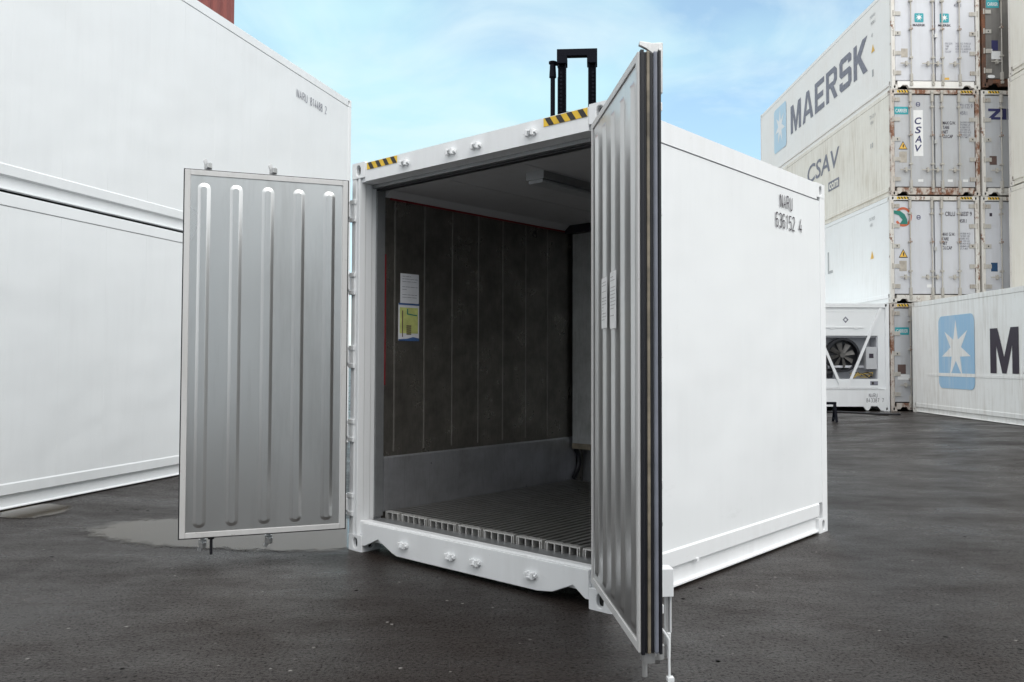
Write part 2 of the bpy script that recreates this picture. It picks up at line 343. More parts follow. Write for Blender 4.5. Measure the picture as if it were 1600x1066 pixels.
def star_pts(cx, cy, r, ri, n=7):
    return [(cx + (r if k % 2 == 0 else ri) * math.cos(R(90) + math.pi * k / n), cy + (r if k % 2 == 0 else ri) * math.sin(R(90) + math.pi * k / n)) for k in range(2 * n)]

# ------------------------------------------------------------------ ground
def sstep(a, b, x):
    t = min(1, max(0, (x - a) / (b - a))); return t * t * (3 - 2 * t)
LD = Vector((math.sin(R(14)), math.cos(R(14))))           # run of the left-hand stack
LC = Vector((-3.222, 14.06)); LP = Vector((LD.y, -LD.x))   # its far corner; direction away from it
def gz(x, y):
    d = (Vector((x, y)) - LC).dot(LP)
    z = 0.05 * (1 - sstep(0.0, 0.9, d))
    z += 0.1 * sstep(4.5, 9.0, x) * sstep(8, 16, y)
    z += 0.1 * sstep(12.3, 12.6, x) * sstep(6, 10, y)
    return z
def axis(lo, hi, fine0, fine1, st):
    a = []; x = fine0
    while x <= fine1 + 1e-6: a.append(x); x += st
    k = st; x = fine0
    while x > lo: k *= 1.5; x -= k; a.append(max(x, lo))
    k = st; x = a[len([v for v in a if fine0 <= v <= fine1]) - 1]
    x = fine1
    while x < hi: k *= 1.5; x += k; a.append(min(x, hi))
    return sorted(set(round(v, 4) for v in a))
ax = axis(-500, 500, -9, 16, 0.2); ay = axis(-60, 700, -2, 36, 0.25)
g = MB()
gv = [(x, y, gz(x, y)) for y in ay for x in ax]; nx = len(ax)
g.add(gv, [(j * nx + i, j * nx + i + 1, (j + 1) * nx + i + 1, (j + 1) * nx + i) for j in range(len(ay) - 1) for i in range(nx - 1)], 0, True)
t = NT('wet_asphalt')
big = t.noise(0.35, 5, 0.6); mid = t.noise(1.6, 5, 0.65); sp = t.noise(55, 4, 0.75); sp2 = t.noise(130, 3, 0.7); sp3 = t.noise(17, 4, 0.7)
c = t.ramp(mid, 0.3, 0.72, (0.0165, 0.011, 0.0085), (0.026, 0.0182, 0.015))
c = t.mix(t.ramp(big, 0.35, 0.65), c, (0.021, 0.0168, 0.0153))
c = t.mix(t.math('MULTIPLY', t.ramp(sp, 0.53, 0.62), 0.6), c, (0.062, 0.051, 0.045))
pit = t.ramp(sp, 0.40, 0.47, (1, 1, 1), (0, 0, 0))
c = t.mix(t.math('MULTIPLY', pit, 0.8), c, (0.006, 0.005, 0.005))
vo = t.n('ShaderNodeTexVoronoi'); vo.inputs['Scale'].default_value = 9; t.l(t.vec(), vo.inputs['Vector'])
peb = t.math('MULTIPLY', t.ramp(vo.outputs['Distance'], 0.06, 0.1, (1, 1, 1), (0, 0, 0)), t.ramp(t.noise(5, 2), 0.5, 0.58))
c = t.mix(peb, c, (0.24, 0.225, 0.21))
vd = t.n('ShaderNodeTexVoronoi'); vd.inputs['Scale'].default_value = 4.5; t.l(t.vec((1, 1, 1), (3.3, 1.7, 0)), vd.inputs['Vector'])
chip = t.math('MULTIPLY', t.ramp(vd.outputs['Distance'], 0.06, 0.085, (1, 1, 1), (0, 0, 0)), t.ramp(t.noise(1.1, 3), 0.5, 0.56))
c = t.mix(chip, c, (0.004, 0.004, 0.004))
damp = t.noise(0.8, 6, 0.68, (1, 1.6, 1), (5, 2, 0))
rr = t.ramp(damp, 0.36, 0.66, (0.22,) * 3, (0.5,) * 3)
sv = t.math('MULTIPLY', t.ramp(damp, 0.34, 0.66, (0.46,) * 3, (0.27,) * 3), t.math('SUBTRACT', 1.0, t.math('MAXIMUM', t.math('MULTIPLY', pit, 0.9), chip)))
sv = t.math('MULTIPLY', sv, t.ramp(sp2, 0.35, 0.65, (0.45,) * 3, (1, 1, 1)))
nb = t.bump(sp, 0.55, 0.009); nb = t.bump(sp2, 0.5, 0.005, nb); nb = t.bump(sp3, 0.12, 0.02, nb)
M['asphalt'] = t.set(Base_Color=c, Roughness=rr, Normal=nb, Specular_IOR_Level=sv)
go = g.build('ground', M['asphalt']); go['kind'] = 'structure'

t = NT('muddy_water')
nb = t.bump(t.noise(3.5, 2, 0.4), 0.05, 0.01)
M['water'] = t.set(Base_Color=t.ramp(t.noise(1.2, 4), 0.3, 0.7, (0.03, 0.021, 0.011), (0.046, 0.034, 0.02)), Roughness=0.07, Normal=nb, IOR=1.33, Specular_IOR_Level=0.48)
at = t.n('ShaderNodeAttribute', attribute_name='depth')
al = t.math('ADD', at.outputs['Fac'], t.math('MULTIPLY', t.math('SUBTRACT', t.noise(9, 5, 0.7), 0.5), 0.9))
t.set(Alpha=t.ramp(al, 0.12, 0.42))
def puddle(pts):
    # closed smooth outline (Catmull-Rom) filled by a fan of rings so that it follows the ground
    n = len(pts); out = []
    for i in range(n):
        p0, p1, p2, p3 = (Vector(pts[(i + k - 1) % n]) for k in range(4))
        for s_ in range(10):
            u = s_ / 10
            q = 0.5 * ((2 * p1) + (p2 - p0) * u + (2 * p0 - 5 * p1 + 4 * p2 - p3) * u * u + (3 * p1 - p0 - 3 * p2 + p3) * u ** 3)
            q += Vector((random.uniform(-1, 1), random.uniform(-1, 1))) * 0.018
            out.append(q)
    c_ = sum(out, Vector((0, 0))) / len(out); m = MB(); K = 12; v = []
    for k in range(1, K + 1):
        for q in out:
            w = c_ + (q - c_) * (k / K) ** 0.6; v.append((w.x, w.y, gz(w.x, w.y) + 0.0045))
    L_ = len(out); f = [tuple(range(L_))]
    for k in range(K - 1): f += [(k * L_ + i, k * L_ + (i + 1) % L_, (k + 1) * L_ + (i + 1) % L_, (k + 1) * L_ + i) for i in range(L_)]
    m.add(v, f, 0, True); o = m.build('puddle', M['water'])
    da = o.data.attributes.new('depth', 'FLOAT', 'POINT')
    for i in range(len(o.data.vertices)): da.data[i].value = 1.6 * (1 - ((i // L_ + 1) / K) ** 0.6) / (1 - (1 / K) ** 0.6)
    o['kind'] = 'structure'; return o
puddle([(-3.92, 7.0), (-3.75, 7.45), (-3.2, 7.55), (-2.5, 7.5), (-1.9, 7.6), (-1.25, 7.3), (-1.0, 6.75), (-1.25, 6.2), (-2.0, 6.14), (-2.6, 6.24), (-3.1, 6.36), (-3.6, 6.62)])
puddle([(-4.75, 7.25), (-4.9, 7.7), (-4.7, 7.95), (-4.42, 7.92), (-4.3, 7.6), (-4.45, 7.3)])
puddle([(8.0, 20.5), (8.3, 20.75), (8.7, 20.7), (8.6, 20.45), (8.2, 20.38)])

# ------------------------------------------------------------------ container kit
CW = 2.438
def oval(cx, cy, rx, ry, n=20):
    """stadium-like hole outline"""
    return [(cx + rx * math.copysign(abs(math.cos(2 * math.pi * i / n)) ** 0.75, math.cos(2 * math.pi * i / n)),
             cy + ry * math.copysign(abs(math.sin(2 * math.pi * i / n)) ** 0.75, math.sin(2 * math.pi * i / n))) for i in range(n)]
def casting_mesh(mat):
    """corner casting 0.162 wide (x), 0.178 long (y), 0.118 high with pierced front, side, top and bottom"""
    A, B, C = 0.162, 0.178, 0.118
    m = MB()
    def plate(fn, w, h, rx, ry):
        n = 20; inn = oval(w / 2, h / 2, rx, ry, n); out = []
        for (p, q) in inn:
            dx_, dy_ = p - w / 2, q - h / 2
            k = min((w / 2) / abs(dx_) if abs(dx_) > 1e-6 else 1e9, (h / 2) / abs(dy_) if abs(dy_) > 1e-6 else 1e9)
            out.append((w / 2 + dx_ * k, h / 2 + dy_ * k))
        # insert the rectangle's corners by snapping the nearest outline points
        for cx, cy in ((0, 0), (w, 0), (w, h), (0, h)):
            i = min(range(n), key=lambda j: (out[j][0] - cx) ** 2 + (out[j][1] - cy) ** 2); out[i] = (cx, cy)
        v = [fn(p, q, 0) for p, q in out] + [fn(p, q, 0) for p, q in inn] + [fn(p, q, 0.03) for p, q in inn]
        f = [(i, (i + 1) % n, n + (i + 1) % n, n + i) for i in range(n)] + [(n + i, n + (i + 1) % n, 2 * n + (i + 1) % n, 2 * n + i) for i in range(n)]
        m.add(v, f, 0); m.add(v, [tuple(range(2 * n, 3 * n))], 1)
    plate(lambda p, q, t: (p, t, q), A, C, 0.026, 0.038)
    plate(lambda p, q, t: (A - p, B - t, q), A, C, 0.026, 0.038)
    plate(lambda p, q, t: (t, B - p, q), B, C, 0.026, 0.038)
    plate(lambda p, q, t: (A - t, p, q), B, C, 0.026, 0.038)
    plate(lambda p, q, t: (p, q, C - t), A, B, 0.03, 0.055)
    plate(lambda p, q, t: (p, B - q, t), A, B, 0.03, 0.055)
    me = bpy.data.meshes.new('corner_casting'); me.from_pydata(m.v, [], m.f); me.materials.append(mat); me.materials.append(M['dark'])
    for p, i in zip(me.polygons, m.mi): p.material_index = i
    bm = bmesh.new(); bm.from_mesh(me); bmesh.ops.remove_doubles(bm, verts=bm.verts, dist=1e-5); bm.to_mesh(me); bm.free()
    return me
_cast = {}
def castings(root, mat, Ln, H=2.896):
    if mat.name not in _cast: _cast[mat.name] = casting_mesh(mat)
    for x in (0.0, CW - 0.162):
        for y in (0.0, Ln - 0.178):
            for z in (0.0, H - 0.118):
                o = bpy.data.objects.new('corner_casting', _cast[mat.name]); col.objects.link(o); o.parent = root; o.location = (x, y, z)
                bv = o.modifiers.new('bevel', 'BEVEL'); bv.width = 0.006; bv.segments = 2; bv.limit_method = 'ANGLE'; bv.angle_limit = R(40)

def shell(root, Ln, panel, frame, H=2.896, seams=1.2, corrugated=False, roofmat=None, back='plain', rail=None):
    """side panels, rails, roof, rear wall and corner posts shared by every container"""
    rail = rail or panel
    for s in (0, 1):
        X = (lambda x: x) if s == 0 else (lambda x: CW - x)
        m = MB()
        y0, y1 = 0.105, Ln - 0.105
        if corrugated:
            y = y0; pts = [(0.008, y0)]
            while y < y1 - 0.3:
                for dx_, dy_ in ((0.008, 0.07), (0.044, 0.138), (0.044, 0.208), (0.008, 0.276)): pts.append((dx_, y + dy_))
                y += 0.276
            pts.append((0.008, y1))
            v = [(X(a), b, z) for z in (0.16, H - 0.06) for a, b in pts]; n = len(pts)
            m.add(v, [(i, i + 1, n + i + 1, n + i) for i in range(n - 1)])
        else:
            m.box(min(X(0.006), X(0.05)), max(X(0.006), X(0.05)), y0, y1, 0.245, H - 0.13)
            k = int((y1 - y0) / seams)
            for i in range(1, k + 1):      # lap joints of the sheets
                yy = y0 + i * (y1 - y0) / (k + 1)
                m.box(min(X(0.0052), X(0.006)), max(X(0.0052), X(0.006)), yy - 0.02, yy + 0.02, 0.2455, H - 0.1305)
        m.build('side_panel', panel, root)
        m = MB()
        if corrugated: m.box(min(X(0.0), X(0.06)), max(X(0.0), X(0.06)), 0.178, Ln - 0.178, H - 0.06, H - 0.006)
        else:
            m.box(min(X(0.0), X(0.06)), max(X(0.0), X(0.06)), 0.162, Ln - 0.162, H - 0.124, H - 0.008)
            m.box(min(X(0.012), X(0.05)), max(X(0.012), X(0.05)), 0.162, Ln - 0.162, H - 0.131, H - 0.1235, 1)
        m.build('top_rail', [rail, M['ink_pale']], root, 0.006)
        m = MB()
        if corrugated: m.box(min(X(0.0), X(0.06)), max(X(0.0), X(0.06)), 0.178, Ln - 0.178, 0.02, 0.16)
        else:
            prof = [(0.004, 0.247), (-0.002, 0.235), (0.0, 0.146), (0.036, 0.132), (0.036, 0.03), (0.008, 0.022), (0.008, 0.014), (0.07, 0.014), (0.07, 0.247)]
            m.prism(prof, lambda p, q, t_: (X(p), t_, q), 0.179, Ln - 0.179)
        m.build('bottom_rail', rail, root)
        for y0_ in (0.0, Ln - 0.105):
            m = MB(); m.box(min(X(0.001), X(0.1)), max(X(0.001), X(0.1)), y0_ + 0.001, y0_ + 0.104, 0.1185, H - 0.1185)
            m.build('corner_post', frame, root, 0.008)
    m = MB(); m.box(0.0605, CW - 0.0605, 0.1, Ln - 0.05, H - 0.035, H - 0.012)
    m.build('roof', roofmat or panel, root)
    if back == 'plain':
        m = MB(); m.box(0.1005, CW - 0.1005, Ln - 0.06, Ln - 0.02, 0.0, H - 0.0)
        m = MB(); m.box(0.101, CW - 0.101, Ln - 0.06, Ln - 0.02, 0.13, H - 0.04)
        m.build('end_wall', panel, root)
    m = MB(); m.box(0.0705, CW - 0.0705, 0.1, Ln - 0.065, 0.145, 0.195); m.build('base', M['dark'] if back == 'plain' else frame, root)

# generic closed door end, seen far away; local front plane y = 0
def rod_mesh(z0, z1):
    m = MB(); m.cyl((0, 0, z0), (0, 0, z1), 0.017, 8)
    for zz in (z0, z1):
        m.box(-0.035, 0.035, -0.028, 0.03, zz - 0.035, zz + 0.035)
    m.box(-0.03, 0.03, -0.03, 0.045, z0 + 0.06, z0 + 0.28); m.box(-0.03, 0.03, -0.03, 0.045, z1 - 0.28, z1 - 0.06)
    for zz in (0.86, 1.65, 2.42): m.box(-0.045, 0.045, -0.026, 0.045, zz - 0.022, zz + 0.022)
    return m
_rod = {}
def door_end(root, frame, doormat, hinge, rodmat, H=2.896, stripes=True):
    m = MB(); m.box(0.1625, CW - 0.1625, 0.002, 0.1, H - 0.11, H - 0.004); m.box(0.101, 0.1625, 0.02, 0.1, H - 0.112, H - 0.1185)
    m.build('header', frame, root, 0.006)
    m = MB(); fn = lambda p, q, t_: (p, t_, q)
    m.prism([(0.163, 0.215), (0.163, 0.05), (0.24, 0.05), (0.30, 0.11), (0.42, 0.11), (0.48, 0.03), (CW - 0.48, 0.03), (CW - 0.42, 0.11), (CW - 0.30, 0.11), (CW - 0.24, 0.05), (CW - 0.163, 0.05), (CW - 0.163, 0.215)], fn, 0.003, 0.1)
    m.build('sill', frame, root, 0.005)
    if stripes:
        for x0 in (0.19, CW - 0.52):
            m = MB(); m.box(x0, x0 + 0.33, -0.002, 0.0015, H - 0.085, H - 0.02)
            for k in range(4):
                a = x0 + 0.02 + k * 0.08
                m.poly([(a + 0.035, H - 0.084), (a + 0.075, H - 0.084), (a + 0.04, H - 0.021), (a, H - 0.021)], lambda p, q, t_: (p, -0.0035, q), 0, 1)
            m.build('hazard_stripe', [M['yellow'], M['black']], root)
    m = MB(); m.box(0.1005, CW - 0.1005, 0.09, 0.098, 0.216, H - 0.1125); m.build('door_seal', M['rubber'], root)
    for s, (x0, x1) in enumerate(((0.118, 1.205), (1.233, CW - 0.118))):
        m = MB(); m.box(x0, x1, 0.035, 0.088, 0.245, H - 0.135)
        d = m.build('door', doormat, root, 0.01)
        xs = (0.537, 1.135) if s == 0 else (1.40, 1.875)
        for x in xs:
            if 'p' not in _rod or _rod['p'].data.materials[0] != rodmat:
                o = rod_mesh(0.13, H - 0.06).build('lock_rod', rodmat, d); _rod['p'] = o; o.location = (x, -0.012, 0)
            else: inst(_rod['p'], d, (x, -0.012, 0))
            hm = MB(); hm.box(x - 0.30, x - 0.02, -0.03, -0.015, 0.685, 0.712); hm.box(x - 0.16, x - 0.11, -0.035, 0.034, 0.64, 0.76)
            hm.build('door_handle', M['hinge'], d)
        for k in range(5):
            zz = 0.45 + 0.545 * k; hm = MB()
            if s == 0: hm.box(0.05, 0.27, 0.012, 0.034, zz - 0.055, zz + 0.055); hm.cyl((0.06, 0.004, zz - 0.075), (0.06, 0.004, zz + 0.075), 0.022, 8)
            else: hm.box(CW - 0.27, CW - 0.05, 0.012, 0.034, zz - 0.055, zz + 0.055); hm.cyl((CW - 0.06, 0.004, zz - 0.075), (CW - 0.06, 0.004, zz + 0.075), 0.022, 8)
            if k == 2: hm.box((0.17 if s == 0 else CW - 0.2), (0.2 if s == 0 else CW - 0.17), 0.005, 0.0125, zz - 0.02, zz + 0.02, 1)
            hm.build('hinge', [hinge, M['dark']], d, 0.004)
    m = MB(); m.box(1.19, 1.26, -0.02, 0.034, 1.42, 1.52); m.build('door_catch', M['zinc'], root)

XR = (1, 0, 0)
DF = 0.0315     # lettering plane just in front of a closed door's face
def decal(root, x0, x1, z0, z1, mat, y=0.031, name='sticker', th=0.0025):
    m = MB(); m.box(x0, x1, y, y + th, z0, z1); return m.build(name, mat, root)

def triangle_sign(root, cx, z0, w, h, y=0.030):
    fn = lambda p, q, t_: (p, y + 0.003 - t_, q)
    m = MB(); m.prism([(cx - w / 2, z0), (cx + w / 2, z0), (cx, z0 + h)], fn, 0, 0.002, 1)
    m.poly([(cx - w * 0.4, z0 + h * 0.09), (cx + w * 0.4, z0 + h * 0.09), (cx, z0 + h * 0.86)], fn, 0.0035, 0)
    m.poly([(cx - 0.012, z0 + h * 0.2), (cx + 0.012, z0 + h * 0.2), (cx + 0.03, z0 + h * 0.58), (cx - 0.01, z0 + h * 0.62)], fn, 0.005, 1)
    return m.build('warning_sign', [M['amber'], M['black']], root)

def star_logo(root, og, rv, w, h, blue, band=None, name='star_logo', white=None, star_r=0.44):
    fn = planefn(og, rv); m = MB(); r = min(w, h) * 0.1
    m.poly(roundrect(0, w, 0, h, r), fn, 0.003, 0)
    sp_ = star_pts(0, 0, 1.0, 0.37)
    cx, cy = w / 2, h * 0.53
    pts = [(cx + p * w * star_r, cy + q * w * star_r * (h / w if h / w < 1.35 else 1.35)) for p, q in sp_]
    n = len(pts); m.add([fn(cx, cy, 0.006)] + [fn(p, q, 0.006) for p, q in pts], [(0, 1 + i, 1 + (i + 1) % n) for i in range(n)], 1)
    if band: m.poly([(-0.01, band[0]), (w + 0.01, band[0]), (w + 0.01, band[1]), (-0.01, band[1])], fn, 0.008, 1)
    return m.build(name, [blue, white or M['decal_white']], root)

# ================================================================== the open ten-foot container
CA = -7.15284526e-01
main = empty('open_container', 'short white refrigerated container with both doors swung open, standing alone on the wet asphalt', 'container', (-1.43558118, 6.29440994, 0), CA)
ML, MH = 3.078, 2.914
white, wf = M['white'], M['white_frame']
castings(main, wf, ML, MH)
for s in (0, 1):
    X = (lambda x: x) if s == 0 else (lambda x: CW - x)
    bx = lambda m, a, b, *r, mi=0: m.box(min(X(a), X(b)), max(X(a), X(b)), *r, mi)
    m = MB(); bx(m, 0.006, 0.05, 0.105, ML - 0.105, 0.25, 2.766)
    m.build('side_panel', M['white_scuffed'] if s else white, main)
    m = MB(); bx(m, 0.0, 0.07, 0.17, ML - 0.17, 2.772, MH - 0.006); bx(m, 0.012, 0.05, 0.17, ML - 0.17, 2.764, 2.773, mi=1)
    m.build('top_rail', [wf, M['ink_grey']], main, 0.0)
    m = MB()
    m.prism([(0.004, 0.252), (-0.004, 0.242), (-0.001, 0.146), (0.03, 0.134), (0.03, 0.034), (0.004, 0.026), (0.004, 0.016), (0.07, 0.016), (0.07, 0.252)], lambda p, q, t_: (X(p), t_, q), 0.179, ML - 0.179)
    if s: bx(m, -0.012, 0.0, 0.92, 0.945, 0.128, 0.15)
    m.build('bottom_rail', wf, main)
    # front post: outer face, ridge and white reveal stepping in to the grey jamb
    m = MB()
    m.prism([(0.002, 0.004), (0.05, 0.004), (0.056, 0.018), (0.074, 0.018), (0.08, 0.002), (0.1, 0.002), (0.104, 0.055), (0.098, 0.06), (0.098, 0.118), (0.09, 0.125), (0.09, 0.165), (0.002, 0.165)], lambda p, q, t_: (X(p), q, t_), 0.1185, MH - 0.1185)
    m.build('corner_post', wf, main, 0.003)
    m = MB(); bx(m, 0.06, 0.096, 0.1665, 0.25, 0.228, 2.755); m.build('door_jamb', M['steel_jamb'], main, 0.004)
    m = MB(); bx(m, 0.002, 0.1, ML - 0.105, ML - 0.002, 0.1185, MH - 0.1185); m.build('corner_post', wf, main, 0.0)
    # lining
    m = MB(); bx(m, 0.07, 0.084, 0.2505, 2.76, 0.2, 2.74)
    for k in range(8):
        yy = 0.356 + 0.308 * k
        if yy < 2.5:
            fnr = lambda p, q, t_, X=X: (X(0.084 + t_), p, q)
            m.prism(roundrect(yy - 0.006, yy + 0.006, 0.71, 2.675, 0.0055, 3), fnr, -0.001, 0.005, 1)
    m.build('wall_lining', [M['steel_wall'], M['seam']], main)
    m = MB(); m.prism([(0.0845, 0.26), (0.104, 0.26), (0.104, 0.3), (0.1, 0.665), (0.092, 0.678), (0.0845, 0.678)], lambda p, q, t_: (X(p), t_, q), 0.252, 2.62); m.build('kick_plate', M['steel_kick'], main)
    m = MB(); m.prism([(0.0845, 2.69), (0.098, 2.69), (0.16, 2.738), (0.0845, 2.738)], lambda p, q, t_: (X(p), t_, q), 0.252, 2.52); m.build('ceiling_cove', M['ceil'], main)
    m = MB(); bx(m, 0.0845, 0.1015, 0.3, 2.5, 2.676, 2.689); m.build('load_line', M['red'], main)
m = MB(); m.box(0.0846, 0.0875, 0.252, 0.268, 1.23, 2.245); m.build('load_line', M['red'], main)
m = MB(); m.box(0.0705, CW - 0.0705, 0.05, ML - 0.03, MH - 0.03, MH - 0.014); m.build('roof', wf, main)
m = MB(); m.box(0.101, CW - 0.101, ML - 0.06, ML - 0.02, 0.02, MH - 0.04); m.build('end_wall', white, main)
m = MB(); m.prism([(0.163, 2.762), (0.163, 2.902), (CW - 0.163, 2.902), (CW - 0.163, 2.762)], lambda p, q, t_: (p, t_, q), 0.003, 0.12)
m.box(0.1005, 0.163, 0.02, 0.12, 2.764, 2.796); m.box(CW - 0.163, CW - 0.1005, 0.02, 0.12, 2.764, 2.796)
m.build('header', wf, main, 0.0)
m = MB(); m.box(0.098, CW - 0.098, 0.1205, 0.25, 2.735, 2.79); m.box(0.1, CW - 0.1, 0.16, 0.2, 2.722, 2.735, 1); m.build('header_lining', [M['steel_jamb'], M['rubber']], main, 0.004)
# sill with its two arched cut-outs
so = [(0.163, 0.218), (0.163, 0.05), (0.19, 0.05), (0.345, 0.118), (0.509, 0.045), (0.56, 0.03), (CW - 0.56, 0.03), (CW - 0.44, 0.045), (CW - 0.28, 0.112), (CW - 0.19, 0.05), (CW - 0.163, 0.05), (CW - 0.163, 0.218)]
m = MB(); m.prism(so, lambda p, q, t_: (p, t_, q), 0.004, 0.03); m.build('sill', wf, main, 0.004)
m = MB(); m.prism([(0.0305, 0.12), (0.0305, 0.221), (0.05, 0.226), (0.085, 0.22), (0.118, 0.22), (0.118, 0.12)], lambda p, q, t_: (t_, p, q), 0.101, CW - 0.101)
m.box(0.163, CW - 0.163, 0.0305, 0.08, 0.085, 0.1195); m.build('sill_cap', wf, main, 0.004)
m = MB(); m.box(0.1005, CW - 0.1005, 0.1185, 0.2495, 0.19, 0.212); m.build('sill_tread', M['steel_jamb'], main)
m = MB(); m.box(0.08, CW - 0.08, 0.25, ML - 0.065, 0.15, 0.205); m.build('base', M['steel_kick'], main)
# T-bar floor
m = MB(); nb_ = 36; x0 = 0.105; pit = (CW - 0.21) / nb_
gi = 0; k = 0
grp = [3, 5, 5, 4, 5, 4, 5, 5]
edges = []; acc = 0
for q_ in grp: edges.append((acc, acc + q_)); acc += q_
for i in range(nb_):
    xc = x0 + (i + 0.5) * pit
    m.box(xc - 0.0022, xc + 0.0022, 0.268, 2.56, 0.2052, 0.256)
    m.box(xc - 0.0165, xc + 0.0165, 0.285, 2.56, 0.256, 0.264)
for a, b in edges:      # end caps: a plate joining the bars of each plank, webs left open
    xa = x0 + a * pit + 0.012; xb = x0 + b * pit - 0.012
    m.box(xa, xb, 0.258, 0.30, 0.2565, 0.2655, 1)
    for i in range(a, b):
        xw = x0 + (i + 0.5) * pit
        m.box(xw - 0.005, xw + 0.005, 0.256, 0.3, 0.206, 0.2565, 1)
    m.box(xa, xa + 0.005, 0.256, 0.3, 0.206, 0.2565, 1); m.box(xb - 0.005, xb, 0.256, 0.3, 0.206, 0.2565, 1)
m.build('floor_grating', [M['alu'], M['alu_cut']], main)
# bulkhead at the back, raised off the floor, with its side trim and a black seal thickened to paint the curved shadow there
m = MB(); m.box(0.12, CW - 0.12, 2.545, 2.56, 0.60, 2.70)
for xx in (0.14, 0.83, 1.6): m.box(xx, xx + 0.012, 2.54, 2.545, 0.61, 2.69)
m.build('bulkhead', M['bulkhead'], main)
m = MB(); m.box(0.12, CW - 0.12, 2.535, 2.5645, 0.565, 0.62); m.build('bulkhead_trim', M['gasket_tan'], main, 0.003)
m = MB(); m.box(0.0845, CW - 0.0845, 2.75, 2.76, 0.2, 2.735); m.build('rear_lining', M['steel_kick'], main)
pts = [(0.112, 2.57 + 0.09 * math.sin(math.pi * i / 9) , 0.60 - 0.33 * i / 9) for i in range(10)]
m = MB(); m.tube(pts, 0.026, 10); m.build('seal_shadow', M['rubber'], main)
m = MB(); m.box(0.0845, CW - 0.0845, 0.2505, 2.52, 2.739, 2.75); m.box(1.5, 1.512, 0.2505, 2.52, 2.735, 2.739); m.box(0.75, 0.762, 0.2505, 2.52, 2.735, 2.739)
m.box(0.2, CW - 0.2, 0.2505, 0.28, 2.733, 2.739)
m.build('ceiling_lining', M['ceil'], main)
m = MB(); m.box(0.10, CW - 0.1, 2.45, 2.53, 2.66, 2.738); m.build('air_duct_trim', M['rubber'], main)
m = MB(); m.box(1.34, 1.50, 0.5, 1.75, 2.68, 2.7388)
cl = m.build('ceiling_light', M['steel_jamb'], main, 0.0)
m = MB(); m.prism(roundrect(1.355, 1.485, 2.655, 2.6795, 0.01, 3), lambda p, q, t_: (p, t_, q), 0.51, 1.74); m.build('lamp_cover', M['lamp'], cl)
# hazard stripes on the header
for (xa, xb, n_) in ((0.185, 0.535, 4), (1.93, 2.268, 4)):
    fn = lambda p, q, t_: (p, 0.0015 - t_, q); m = MB()
    m.prism([(xa, 2.846), (xb, 2.846), (xb, 2.898), (xa, 2.898)], fn, 0, 0.0015)
    st = (xb - xa) / n_
    for k in range(n_):
        a = xa + k * st + 0.01
        pts = [(a + 0.035, 2.8465), (a + 0.035 + st * 0.48, 2.8465), (a + st * 0.48, 2.8975), (a, 2.8975)]
        pts = [(min(xb, p), q) for p, q in pts]
        m.poly(pts, fn, 0.003, 1)
    m.build('hazard_stripe', [M['yellow'], M['black']], main)
# lock keepers
def keeper(up=1):
    m = MB()
    for sx in (-1, 1):
        m.box(sx * 0.03 - 0.011, sx * 0.03 + 0.011, -0.042, 0.002, -0.026, 0.026)
    m.box(-0.055, 0.055, -0.009, 0.002, -0.018, 0.018); m.box(-0.03, 0.03, -0.036, -0.012, 0.006 * up, 0.022 * up) if up > 0 else m.box(-0.03, 0.03, -0.036, -0.012, -0.022, -0.006)
    m.cyl((-0.06, -0.018, 0), (0.06, -0.018, 0), 0.011, 8)
    return m
kt = keeper(1).build('lock_keeper', wf, main, 0.004); kb = keeper(-1).build('lock_keeper', wf, main, 0.004)
kt.scale = kb.scale = (0.8, 0.85, 0.8); kt.location = (0.628, 0.003, 2.826); kb.location = (0.64, 0.004, 0.122)
for x in (1.108, 1.348, 1.831): inst(kt, main, (x, 0.003, 2.826))
for x in (1.12, 1.36, 1.836): inst(kb, main, (x, 0.004, 0.118))
# writing on the right side
stroke_text('NARU', (CW + 0.002, 2.206, 2.607), (0, 1, 0), 0.215, 0.1, M['ink'], main)
stroke_text('636152', (CW + 0.002, 2.13, 2.452), (0, 1, 0), 0.335, 0.105, M['ink'], main)
stroke_text('4', (CW + 0.002, 2.55, 2.452), (0, 1, 0), 0.05, 0.105, M['ink'], main)

# notices on the left lining (plane x = 0.0865, reading direction is -y for a viewer inside: the wall faces +x, so right-hand is +y)
def sheet(parent, og, rv, w, h, mat, lines=0, name='notice', up=(0, 0, 1), ink='ink_grey', seed=1):
    fn = planefn(og, rv, up); m = MB()
    m.prism([(0, 0), (w, 0), (w, h), (0, h)], fn, 0, 0.0016)
    rnd = random.Random(seed)
    for k in range(lines):
        z = h * (0.9 - 0.8 * k / max(1, lines)); a = w * 0.1
        if rnd.random() < 0.15: continue
        while a < w * 0.85:
            ln = w * rnd.uniform(0.06, 0.25); m.poly([(a, z), (min(a + ln, w * 0.92), z), (min(a + ln, w * 0.92), z + h * 0.014), (a, z + h * 0.014)], fn, 0.0026, 1); a += ln + w * 0.03
            if rnd.random() < 0.1: break
    o = m.build(name, [mat, M[ink]], parent); return o, fn
LW = 0.0868
sheet(main, (LW, 0.41, 1.875), (0, 1, 0), 0.19, 0.235, M['paper'], 9, seed=3)
ch, fn = sheet(main, (LW, 0.392, 1.575), (0, 1, 0), 0.212, 0.298, M['paper'], 0)
m = MB()
m.poly([(0.012, 0.06), (0.2, 0.06), (0.2, 0.265), (0.012, 0.265)], fn, 0.003, 0)
m.poly([(0.0, 0.0), (0.212, 0.0), (0.212, 0.022), (0.15, 0.032), (0.09, 0.018), (0.0, 0.012)], fn, 0.0035, 1)
m.poly([(0.0, 0.285), (0.212, 0.285), (0.212, 0.298), (0.0, 0.298)], fn, 0.0035, 1)
m.poly([(0.085, 0.21), (0.19, 0.2), (0.19, 0.208), (0.097, 0.218), (0.095, 0.255), (0.085, 0.255)], fn, 0.004, 2)
